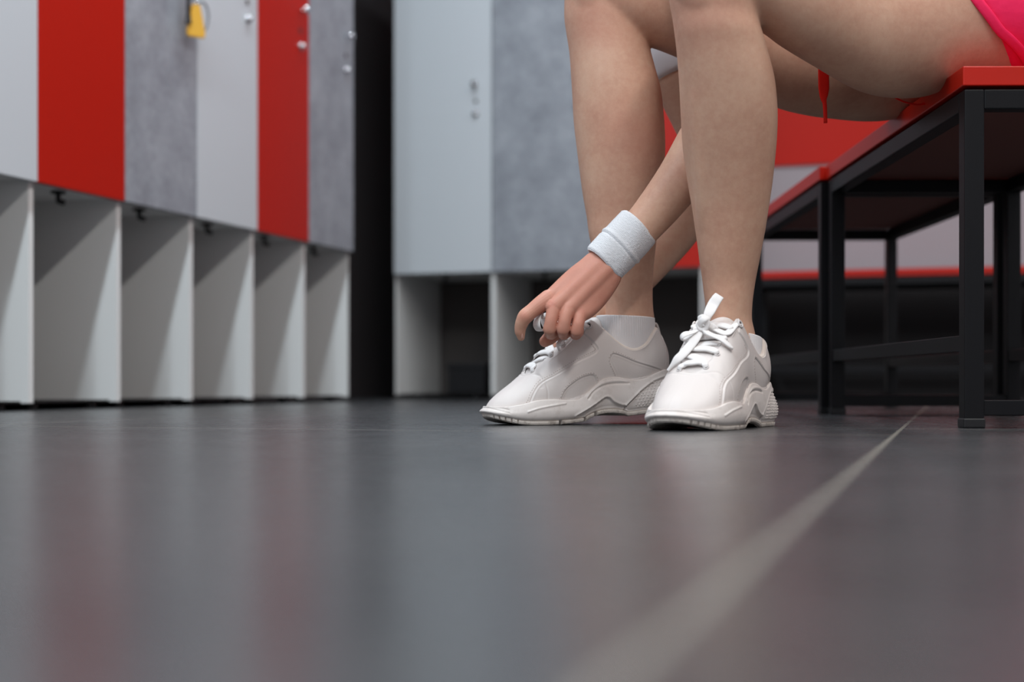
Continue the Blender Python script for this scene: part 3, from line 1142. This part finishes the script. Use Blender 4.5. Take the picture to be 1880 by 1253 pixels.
# laces pulled up from the far shoe into the fingers
fL = to_world(far_shoe, far_i['fn'], far_i['eyelet'][-1])
fM = to_world(far_shoe, far_i['fn'], far_i['eyelet'][1])
fe = world_px(min((fL, fM), key=lambda q: q[1]))
print('far eyelet', fe, world_px(fL), world_px(fM))
lace_px(far_shoe, 'lace', [(fe[0] + 1, fe[1], fe[2] + .002), (fe[0] - 6, fe[1] + 1, fe[2] - .004), (fe[0] - 18, fe[1] + 4, fe[2] - .004), (fe[0] - 34, fe[1] + 6, fe[2] - .002)],
        [.005, .0065, .008, .008], .003, (0, -1, .5))
lace_px(far_shoe, 'lace_loop', [(1010, 596, 1.935), (1000, 584, 1.925), (991, 578, 1.92), (986, 588, 1.915), (986, 600, 1.915), (993, 607, 1.925), (1004, 604, 1.94), (1014, 598, 1.95)],
        [.010, .013, .015, .017, .017, .014, .010, .008], .0026,
        [(-.3, -.2, 1), (-.5, -.5, .8), (-.8, -.6, .4), (-1, -.6, 0), (-.9, -.6, -.4), (-.3, -.6, -.8), (.2, .3, -1), (.2, .3, -1)], 'white lace loop held in the fingers')
lace_px(far_shoe, 'lace_end', [(1004, 604, 1.94), (998, 590, 1.935), (1001, 580, 1.935), (1008, 578, 1.94)], [.008, .009, .009, .008], .0025, (-.5, -1, .3))
lace_px(far_shoe, 'lace', [(1026, 642, 1.965), (1024, 634, 1.955), (1030, 625, 1.955), (1040, 622, 1.96)], [.006, .006, .006, .006], .0035, (-.6, -1, .3))

# ------------------------------------------------------------------ the person
person = empty('person', (0.62, 2.05, 0.46))
tag(person, 'person seated on the near bench, bare-legged in pink shorts, bending to tie a sneaker', 'person')


def pm(name, me, m, parent=None, smooth=True):
    """a mesh built in world coordinates, hung under the person (or a part of it)"""
    o = link(name, me, m, None, smooth)
    o.parent = parent or person
    if parent is None:
        o.matrix_parent_inverse = Matrix.Translation(person.location).inverted()
    return o


bm = bmesh.new()
# near (left) shin: silhouette read row by row
near_sil = [(-62, 1236, 1392), (-35, 1229, 1392), (0, 1229, 1391), (32, 1234.5, 1391), (64, 1239, 1400), (96, 1242.6, 1409), (144, 1246.5, 1421), (191, 1249, 1426), (223, 1250.5, 1427), (271, 1253.5, 1424.5), (319, 1260, 1419.7), (367, 1268, 1413.5),
            (420, 1275.5, 1406), (470, 1282, 1397), (520, 1289, 1387.5), (552, 1293, 1383), (586, 1297, 1381.5), (606, 1298, 1386), (640, 1296, 1392)]


def depth_near(y):
    return np.interp(y, [-80, 60, 300, 520, 640], [1.775, 1.785, 1.835, 1.872, 1.878])


def depth_far(y):
    return np.interp(y, [-80, 60, 300, 520, 640], [2.015, 2.02, 2.025, 2.035, 2.035])


def shin(sil, dfun, ratio, yaw):
    secs = []
    for y, l, r in sil:
        D = float(dfun(y))
        c = px((l + r) / 2, y, D)
        hw = (r - l) / 2 / 2611.1 * D
        k = float(np.interp(y, [-62, 100, 250, 450, 560, 640], ratio))
        ya = yaw * float(smoothstep(330, 560, y))
        fx, fy = math.cos(ya), math.sin(ya)
        A_ = hw / math.hypot(fx, k * fy)
        secs.append((c, np.array([-fx, -fy, 0]) * A_, np.array([fy, -fx, 0]) * A_ * k))
    ellipse_loft(bm, secs[::-1], 44, 5, .8)


shin(near_sil, depth_near, [.95, .92, .90, .88, .80, .80], PH_N)
far_sil = [(-62, 1044, 1192), (-35, 1037, 1190), (0, 1036, 1188), (32, 1035.7, 1186), (64, 1040, 1188), (96, 1045, 1195), (137, 1048, 1206), (169, 1050, 1214), (223, 1053, 1219.6), (271, 1058.5, 1221.5), (320, 1064.5, 1219), (360, 1070, 1215),
           (400, 1077, 1210), (432, 1081, 1207), (470, 1090, 1203), (503, 1098, 1200), (540, 1107, 1199), (565, 1111, 1200), (590, 1110, 1203), (640, 1106, 1206)]
shin(far_sil, depth_far, [.85, .85, .82, .80, .74, .72], PH_F)
# shin bone ridge and ankle bones
limb(bm, [px(1314, -20, 1.812), px(1306, 50, 1.783), px(1298, 130, 1.785), px(1292, 210, 1.797), px(1299, 380, 1.832), px(1312, 500, 1.862)], [.030, .028, .024, .020, .016, .012], 1, n=20)
limb(bm, [px(1148, 574, 2.020), px(1150, 588, 2.019)], [.010, .012], 1, n=16)
# knee caps
limb(bm, [px(1284, -44, 1.766), px(1296, -8, 1.767)], [.041, .038], 1, n=28)
limb(bm, [px(1092, -30, 2.004), px(1094, 4, 2.006)], [.040, .037], 1, n=28)
# feet, hidden in the shoes
fn_, ff_ = math.pi + PH_N, math.pi + PH_F


def foot(root, info, lift):
    pts = [(.050, 0, .085), (.075, 0, .088), (.11, 0, .075), (.15, 0, .056), (.19, 0, .046), (.225, -.002, .038)]
    rr = [.024, .024, .022, .021, .019, .014]
    P_ = [to_world(root, info['fn'], p) for p in pts]
    limb(bm, P_, rr, 1, (0, 0, 1), n=24)
    limb(bm, [to_world(root, info['fn'], p) for p in ((.036, 0, .060), (.05, 0, .075), (.058, 0, .11))], [.018, .021, .023], n=24)


foot(near_shoe, near_i, 0)
foot(far_shoe, far_i, 0)


# thighs: lower edge read from the photograph, hanging over the bench edge
def thigh(rows):
    secs = []
    for x, ylow, D, rz, ry in rows:
        lo = px(x, ylow, D)
        secs.append((lo + np.array([0, 0, rz]), np.array([0, 0, rz]), np.array([0, ry, 0])))
    ellipse_loft(bm, secs, 44, 5, .8)


thigh([(1300, 30, 1.785, .060, .058), (1345, 36, 1.79, .064, .060), (1400, 56, 1.805, .068, .064), (1440, 84, 1.815, .073, .068), (1500, 120, 1.83, .080, .073), (1579, 164, 1.86, .088, .078), (1640, 178, 1.885, .092, .082),
       (1700, 176, 1.905, .095, .085), (1760, 159, 1.925, .097, .087), (1840, 158, 1.94, .100, .09), (1930, 158, 1.955, .105, .092), (2010, 158, 1.97, .105, .09)])
thigh([(1110, 60, 2.02, .060, .058), (1160, 76, 2.02, .062, .060), (1215, 92, 2.025, .066, .062), (1290, 124, 2.04, .071, .066), (1360, 160, 2.055, .077, .070), (1425, 195, 2.075, .083, .074), (1480, 210, 2.09, .087, .077), (1530, 217, 2.10, .090, .08), (1590, 222, 2.12, .092, .083),
       (1640, 219, 2.13, .093, .085), (1700, 203, 2.14, .095, .086), (1790, 199, 2.15, .098, .088), (1880, 198, 2.16, .10, .09)])
# pelvis and trunk leaning forward over the thighs
ellipse_loft(bm, [((.80, 2.06, .555), (0, 0, .085), (0, .165, 0)), ((.74, 2.06, .585), (.03, 0, .105), (0, .17, 0)), ((.62, 2.07, .66), (.05, 0, .10), (0, .145, 0)), ((.50, 2.08, .725), (.045, 0, .10), (0, .135, 0)), ((.36, 2.09, .785), (.035, 0, .105), (0, .15, 0)), ((.26, 2.09, .82), (.03, 0, .08), (0, .16, 0)), ((.19, 2.09, .84), (.02, 0, .05), (0, .08, 0))], 40, 5, .6)
# neck and head (above the frame)
limb(bm, [(.21, 2.09, .845), (.14, 2.09, .865), (.09, 2.085, .87)], [.056, .053, .055], n=24)
ellipse_loft(bm, [((.10, 2.085, .905), (.05, 0, .06), (0, .055, 0)), ((.06, 2.085, .89), (.05, 0, .085), (0, .073, 0)), ((.01, 2.085, .865), (.03, 0, .088), (0, .073, 0)), ((-.025, 2.085, .84), (.03, 0, .065), (0, .058, 0)), ((-.035, 2.085, .825), (.02, 0, .04), (0, .036, 0))], 32, 5, .7)
limb(bm, [(-.03, 2.085, .86), (-.045, 2.085, .842), (-.05, 2.085, .83)], [.008, .011, .009], n=14)
for s_ in (-1, 1):
    limb(bm, [(.055, 2.085 + s_ * .072, .865), (.045, 2.085 + s_ * .078, .885)], [.010, .012], n=12)
# left arm: from the shoulder down between the legs to the wrist
ARM_L = [np.array([.235, 1.965, .80]), np.array([.25, 1.945, .66]), np.array([.268, 1.936, .52]), px(1312, 212, 1.936), px(1290, 262, 1.934), px(1255, 320, 1.932), px(1218, 370, 1.931), px(1180, 415, 1.930), px(1145, 452, 1.930), px(1108, 490, 1.930)]
AR_L = [.046, .040, .036, .036, .036, .0335, .0305, .0275, .0258, .0248]
limb(bm, ARM_L, AR_L, .80, n=32)
# right arm: beyond the far leg
ARM_R = [np.array([.235, 2.225, .79]), np.array([.232, 2.235, .67]), px(1228, 120, 2.21), px(1268, 205, 2.205), px(1318, 318, 2.20), px(1290, 360, 2.19), px(1240, 432, 2.165), px(1190, 490, 2.135), px(1140, 545, 2.10), px(1098, 580, 2.065)]
AR_R = [.046, .040, .036, .035, .034, .034, .031, .028, .024, .022]
limb(bm, ARM_R, AR_R, .85, n=32)
# right hand, behind the left one
for ys, dd in ((0, 0), (9, .004), (18, .008)):
    limb(bm, [px(1098 - ys, 580 + ys * .4, 2.06), px(1066 - ys * .6, 596 + ys * .5, 2.035 - dd), px(1046 - ys * .5, 614 + ys * .4, 2.015), px(1034 - ys * .4, 628, 1.995), px(1030 - ys * .4, 634, 1.985)], [.013, .0115, .0088, .0078, .0068], n=16)
body = voxel(bm, .0030, 8, .5, 'body')

# left hand, finely modelled and continuous with the wrist under the sweatband
hb = bmesh.new()
HD = 1.925
WR = [(1090, 478, 1.9275), (1102, 486, 1.9200), (1114, 494, 1.9190), (1126, 503, 1.9255)]
MC = [(1008, 551, 1.915), (1019, 563, 1.9065), (1044, 567, 1.906), (1066, 573, 1.912)]
# forearm stub
limb(hb, [px(1160, 436, 1.93), px(1145, 452, 1.930), px(1125, 472, 1.930), px(1106, 491, 1.928), px(1096, 501, 1.927)], [.0262, .0255, .0250, .0248, .0235], .76, n=40)
for (a, b, r0, r1) in zip(WR, MC, (.0125, .0130, .0130, .0125), (.0112, .0114, .0110, .0106)):
    A, Bq = px(*a), px(*b)
    limb(hb, [A, A * .6 + Bq * .4 + np.array([0, .0004, 0]), A * .25 + Bq * .75, Bq], [r0, (r0 + r1) / 2 + .0004, r1 + .0002, r1], 1.0, n=24)
# flesh of the palm
for k in range(3):
    A = (px(*WR[k]) + px(*WR[k + 1])) / 2 + np.array([0, .006, 0])
    Bq = (px(*MC[k]) + px(*MC[k + 1])) / 2 + np.array([0, .006, 0])
    limb(hb, [A, (A + Bq) / 2, Bq], [.0155, .0150, .0120], 1, n=20)
# the back of the hand
kd = nrm(px(1066, 573, 1.912) - px(1008, 551, 1.915))
wd_ = nrm(px(1137, 513, 1.93) - px(1083, 465, 1.93))
hs = []
for (x_, y_, D_), f_, hw_, b_ in (((1118, 480, 1.930), 0, .0250, .0185), ((1107, 491, 1.928), .1, .0265, .0190), ((1085, 511, 1.9255), .45, .0305, .0202), ((1062, 535, 1.9235), .75, .0335, .0190), ((1042, 556, 1.9205), 1, .0340, .0158), ((1036, 568, 1.9185), 1, .0310, .0118)):
    hs.append((px(x_, y_, D_), nrm(wd_ * (1 - f_) + kd * f_) * hw_, np.array([0, b_, 0])))
ellipse_loft(hb, hs, 40, 5, .4)
# heel and outer edge of the palm
limb(hb, [px(1122, 508, 1.928), px(1110, 530, 1.926), px(1094, 553, 1.922), px(1078, 570, 1.916), px(1067, 578, 1.912)], [.0150, .0142, .0132, .0122, .0108], 1, n=24)
# fingers: knuckle, middle joint, end joint, tip
FING = [
    [(1008, 549, 1.915, .0128), (992, 559.5, 1.911, .0114), (977, 571, 1.909, .0102), (964.5, 581.5, 1.908, .0104), (959, 591, 1.910, .0092), (955.5, 602, 1.913, .0081), (955, 611, 1.915, .0072), (956.5, 619.5, 1.917, .0052)],
    [(1018, 563, 1.907, .0116), (1014, 578, 1.902, .0089), (1011, 593, 1.901, .0084), (1009, 606, 1.904, .0088), (1011, 612.5, 1.917, .0086), (1017, 610, 1.934, .0080), (1021, 604, 1.944, .0072)],
    [(1044, 567, 1.906, .0112), (1039, 580, 1.901, .0089), (1036, 594, 1.900, .0084), (1033.5, 606.5, 1.903, .0087), (1035, 613, 1.917, .0086), (1040, 610, 1.933, .0080), (1043, 604, 1.942, .0072)],
    [(1066, 574, 1.911, .0108), (1063, 586, 1.906, .0090), (1060.5, 598, 1.904, .0085), (1058, 608.5, 1.906, .0088), (1057, 613.5, 1.919, .0084), (1061, 611, 1.931, .0076), (1064, 605, 1.938, .0068)],
]
for f in FING:
    limb(hb, [px(*q[:3]) for q in f], [q[3] for q in f], 1, n=20)
# knuckle heads
for q, r in (((1013, 559, 1.9035), .0080), ((1042, 565, 1.9010), .0074), ((1066, 572, 1.9075), .0074), ((1002, 549, 1.912), .0075)):
    limb(hb, [px(q[0] - 1, q[1] + 5, q[2] + .0005), px(q[0] + 2, q[1] + 0, q[2] + .001)], [r, r * .95], 1, n=14)
# thumb, behind the fingers, its tip coming out below them
limb(hb, [px(1080, 520, 1.945), px(1056, 556, 1.960), px(1036, 588, 1.964), px(1022, 608, 1.955), px(1010, 620, 1.946), px(1001, 627, 1.942)], [.017, .0150, .0112, .0104, .0100, .0082], 1, n=20)
hand = voxel(hb, .00065, 6, .5, 'hand')


def relax(me, weight, iters):
    """extra smoothing where weight(co) is high"""
    k = len(me.vertices)
    co = np.empty(k * 3); me.vertices.foreach_get('co', co); co = co.reshape(-1, 3)
    ed = np.empty(len(me.edges) * 2, np.int64); me.edges.foreach_get('vertices', ed); ed = ed.reshape(-1, 2)
    deg = np.bincount(ed.ravel(), minlength=k).astype(float)[:, None]
    wg = weight(co)[:, None]
    for _ in range(iters):
        acc = np.stack([np.bincount(ed[:, 0], co[ed[:, 1], a], k) + np.bincount(ed[:, 1], co[ed[:, 0], a], k) for a in range(3)], 1)
        co = co + wg * .6 * (acc / np.maximum(deg, 1) - co)
    me.vertices.foreach_set('co', co.ravel())
    me.update()


# the back of the hand is smooth, the fingers keep their creases
hl_ = (px(1008, 549, 1.912) + px(1066, 574, 1.912)) / 2
hd_ = nrm(px(1110, 490, 1.928) - hl_)
relax(hand, lambda c: smoothstep(-.004, .016, (c - hl_) @ hd_), 110)
bb = bmesh.new()
bb.from_mesh(body)
bb.from_mesh(hand)
me = bpy.data.meshes.new('body')
bb.to_mesh(me)
bb.free()
bpy.data.meshes.remove(body); bpy.data.meshes.remove(hand)
nv = len(me.vertices)
co = np.empty(nv * 3)
me.vertices.foreach_get('co', co)
co = co.reshape(-1, 3)
flush = np.zeros(nv)
hc_ = px(1060, 545, 1.925)
flush = .58 * smoothstep(.115, .055, np.linalg.norm(co - hc_, axis=1))
for q, r_, k_ in (((1013, 559, 1.899), .011, .5), ((1043, 565, 1.897), .010, .35), ((1066, 572, 1.903), .010, .45), ((962, 580, 1.90), .010, .45), ((954, 610, 1.908), .010, .2), ((1008, 614, 1.897), .008, .2), ((1032, 615, 1.896), .008, .2), ((1054, 615, 1.898), .008, .2), ((1002, 628, 1.935), .014, .35),
                  ((1262, 20, 1.735), .05, .28), ((1085, 30, 1.96), .05, .35), ((1190, 250, 1.98), .05, .25)):
    flush = np.maximum(flush, flush * .5 + k_ * np.exp(-(np.linalg.norm(co - px(*q), axis=1) / r_) ** 2))
at = me.attributes.new('flush', 'FLOAT', 'POINT')
at.data.foreach_set('value', np.clip(flush, 0, 1).astype(np.float32))
body_o = pm('body', me, M_skin)

# fingernail of the index finger
def nail(c, along, out, wd, ln):
    c, along, out = np.asarray(c), nrm(along), nrm(out)
    sd = nrm(np.cross(along, out))
    ii, jj = np.meshgrid(np.linspace(-1, 1, 9), np.linspace(-1, 1, 9), indexing='ij')
    P_ = c + along * (jj * ln * (1 - .25 * (jj > 0) * ii ** 2))[..., None] + sd * (ii * wd * (1 - .18 * np.clip(jj, 0, 1) ** 2))[..., None] + out * (-.0016 * ii ** 2 - .0006 * jj ** 2)[..., None]
    V = np.concatenate([P_, P_[::-1] - out * .0008], 0)
    return grid_mesh(V, False)


pm('fingernail', nail(px(954.2, 615.5, 1.911), px(957, 620, 1.917) - px(953, 604, 1.913), (-.75, -.66, -.1), .0042, .0050), M_nail)
# sweatband
A0, A1 = px(1174.5, 413, 1.930), px(1107.5, 484.5, 1.930)
ax = nrm(A1 - A0)
ln = np.linalg.norm(A1 - A0)
s = np.linspace(0, 1, 150)
nth = 200
th = np.linspace(0, 2 * math.pi, nth, endpoint=False)
e1 = nrm(np.cross(ax, [0, 1, 0])); e2 = np.cross(ax, e1)
r0 = .0308 + .0012 * np.sin(s * math.pi)
ribs = .00017 * np.sin(s * ln / .0019 * 2 * math.pi)
seam = .0013 * np.exp(-((s - .52) / .035) ** 2) - .0009 * np.exp(-((s - .58) / .02) ** 2)
endr = -.0022 * np.exp(-(s / .025) ** 2) - .0022 * np.exp(-((1 - s) / .025) ** 2)
rad = (r0 + ribs + seam + endr)[:, None] + .00026 * np.sin(th * 78)[None] * np.cos(s * ln / .0019 * math.pi)[:, None] + .0008 * np.sin(th * 3 + 1.0)[None] + .0005 * np.sin(th * 5 + s[:, None] * 5)
rad = rad + rng.normal(0, .00022, rad.shape)
wob = .0012 * np.sin(th * 2 + .6)
Vb = (A0 + ax * (s * ln)[:, None])[:, None] + ax * (wob[None] * np.ones((150, 1)))[..., None] + e1 * (np.cos(th) * rad)[..., None] + e2 * (np.sin(th) * rad * .84)[..., None]
inn0 = (Vb[:1] - (A0)) * .86 + A0; inn1 = (Vb[-1:] - A1) * .86 + A1
Vb = np.concatenate([inn0 + ax * .004, inn0, Vb, inn1, inn1 - ax * .004], 0)
o = pm('sweatband', grid_mesh(Vb, True, name='sweatband'), M_band)
o['label'] = 'white ribbed terry sweatband on the wrist'


# socks
def sock(root, info, rows, top_ribs):
    """rows in the shoe's frame: centre x, z, half length, half width; vertical rib knit near the top"""
    S_ = resample(catmull(np.array(rows, float), 10), 70)
    th = np.linspace(0, 2 * math.pi, 320, endpoint=False)
    k = np.clip((np.arange(70) / 69 - (1 - top_ribs)) * 12, 0, 1)
    rib = (.00045 * np.sin(th * 76))[None] * k[:, None]
    tilt = np.clip((np.arange(70) / 69), 0, 1)[:, None] * .006 * np.cos(th)[None]
    V = np.stack([S_[:, 0:1] + (S_[:, 2:3] + rib) * np.cos(th), (S_[:, 3:4] + rib) * np.sin(th), S_[:, 1:2] + tilt + 0 * th], 2)
    top = V[-1:].copy(); c = top.mean(1, keepdims=True)
    V = np.concatenate([V, c + (top - c) * .95 + np.array([0, 0, .0006]), c + (top - c) * .86 - np.array([0, 0, .004])], 0)
    me = grid_mesh(V, True, name='sock')
    def fn(P_):
        q = info['fn'](P_)
        a = root.rotation_euler[2]
        return np.stack([root.location[0] + math.cos(a) * q[:, 0] - math.sin(a) * q[:, 1], root.location[1] + math.sin(a) * q[:, 0] + math.cos(a) * q[:, 1], q[:, 2] + root.location[2]], 1)
    apply_fn(me, fn)
    return me


m_ = sock(far_shoe, far_i, [(.060, .062, .046, .0315), (.060, .085, .0450, .0325), (.059, .105, .0445, .0330), (.0590, .122, .0440, .0330), (.0590, .139, .0435, .0328)], .42)
o = pm('sock', m_, M_sock)
o['label'] = 'white ribbed ankle sock in the sneaker being tied'
m_ = sock(near_shoe, near_i, [(.062, .062, .042, .0305), (.060, .085, .041, .0310), (.058, .105, .0400, .0315), (.057, .119, .0395, .0315)], .5)
o = pm('sock', m_, M_sock)
o['label'] = 'white ankle sock just showing above the near sneaker'

# shorts
sb = bmesh.new()


def short_leg(rows):
    secs = []
    for c, a, b in rows:
        secs.append((c, a, b))
    ellipse_loft(sb, secs, 44, 5, .15)


short_leg([((.600, 1.936, .566), (-.072, 0, .099), (0, .100, 0)), ((.67, 1.945, .566), (-.055, 0, .104), (0, .106, 0)), ((.75, 1.96, .570), (-.01, 0, .112), (0, .108, 0)), ((.82, 1.99, .575), (0, 0, .110), (0, .10, 0))])
short_leg([((.615, 2.145, .567), (-.065, 0, .100), (0, .100, 0)), ((.67, 2.15, .564), (-.05, 0, .103), (0, .104, 0)), ((.75, 2.15, .570), (-.01, 0, .112), (0, .106, 0)), ((.82, 2.13, .575), (0, 0, .110), (0, .10, 0))])
ellipse_loft(sb, [((.86, 2.06, .56), (0, 0, .095), (0, .165, 0)), ((.80, 2.06, .575), (.01, 0, .110), (0, .185, 0)), ((.735, 2.06, .60), (.035, 0, .115), (0, .182, 0)), ((.66, 2.065, .645), (.055, 0, .112), (0, .160, 0))], 44, 5, .3)
shorts = voxel(sb, .0035, 5, .5, 'shorts')
apply_fn(shorts, lambda P_: np.stack([P_[:, 0], P_[:, 1], np.maximum(P_[:, 2], .4605 + .0015 * np.sin(P_[:, 0] * 60)) ], 1))
sh = pm('shorts', shorts, M_short)
th = np.linspace(0, 2 * math.pi, 80, endpoint=False)
hc = np.array([.592, 1.936, .5665]) + np.array([-.072, 0, .0985])[None] * np.cos(th)[:, None] * 1.03 + np.array([0, .103, 0])[None] * np.sin(th)[:, None]
hc[:, 2] = np.maximum(hc[:, 2], .4625)
hc[:, 0] += .004 * np.sin(th * 5) + .085 * np.clip(-np.cos(th) - .5, 0, 1)
hn = hc - np.array([.592, 1.936, .5665]); hn[:, 0] = 0
hc2 = np.concatenate([hc, hc[:2]]); hn2 = np.concatenate([hn, hn[:2]])
pm('hem_band', sweep(hc2, .013, .0036, hn2, 10), M_short, sh)
sh['label'] = 'bright pink shorts'
# hem of the other leg sagging between the thighs
hemp = [px(1628, 160, 1.985), px(1640, 176, 1.98), px(1660, 187, 1.978), px(1685, 192, 1.978), px(1703, 187, 1.982), px(1712, 172, 1.99)]
me = sweep(resample(catmull(hemp, 8), 40), .010, .0022, np.repeat([[0, -.35, 1.0]], 40, 0), 10)
pm('shorts_hem', me, M_cord, sh)
# drawcord
me = sweep(resample(catmull([px(1513, 60, 1.955), px(1512, 120, 1.95), px(1512.5, 165, 1.949), px(1512, 180, 1.948), px(1514, 190, 1.948), px(1515, 206, 1.948), px(1515.5, 226, 1.949)], 8), 48),
           np.interp(np.linspace(0, 1, 48), [0, .62, .70, .78, 1], [.0155, .0155, .012, .0058, .0050]), np.interp(np.linspace(0, 1, 48), [0, .7, .8, 1], [.0022, .0022, .0042, .0042]),
           np.repeat([[.1, -1, 0]], 48, 0), 12)
o = pm('drawcord', me, M_cord, sh)
o['label'] = 'flat red drawcord hanging down between the thighs'

# shirt with a white sleeve beyond the far leg
tb = bmesh.new()
ellipse_loft(tb, [((.67, 2.065, .64), (.055, 0, .112), (0, .160, 0)), ((.58, 2.07, .69), (.05, 0, .118), (0, .158, 0)), ((.48, 2.08, .74), (.045, 0, .118), (0, .150, 0)), ((.36, 2.09, .79), (.035, 0, .118), (0, .162, 0)), ((.27, 2.09, .825), (.03, 0, .092), (0, .170, 0))], 40, 5, .3)
limb(tb, [(.255, 1.98, .80), ARM_L[1] + np.array([0, .002, 0]), (.26, 1.942, .60)], [.054, .047, .042], .85, n=28, cap=.2)
limb(tb, [(.255, 2.21, .80), ARM_R[1], px(1210, 60, 2.222), px(1219, 110, 2.213), px(1232, 140, 2.211)], [.054, .048, .046, .045, .044], .9, n=32, cap=.15)
pm('shirt', voxel(tb, .004, 5, .5, 'shirt'), M_shirt)['label'] = 'white shirt, one sleeve showing beyond the far leg'
# hair, gathered in a bun
hb = bmesh.new()
ellipse_loft(hb, [((.12, 2.085, .925), (.04, 0, .05), (0, .05, 0)), ((.075, 2.085, .91), (.05, 0, .082), (0, .080, 0)), ((.03, 2.085, .905), (.035, 0, .07), (0, .078, 0)), ((.0, 2.085, .905), (.02, 0, .035), (0, .055, 0))], 32, 5, .7)
limb(hb, [(.12, 2.085, .95), (.15, 2.085, .965)], [.032, .034], n=20)
pm('hair', voxel(hb, .004, 4, .5, 'hair'), M_hair)
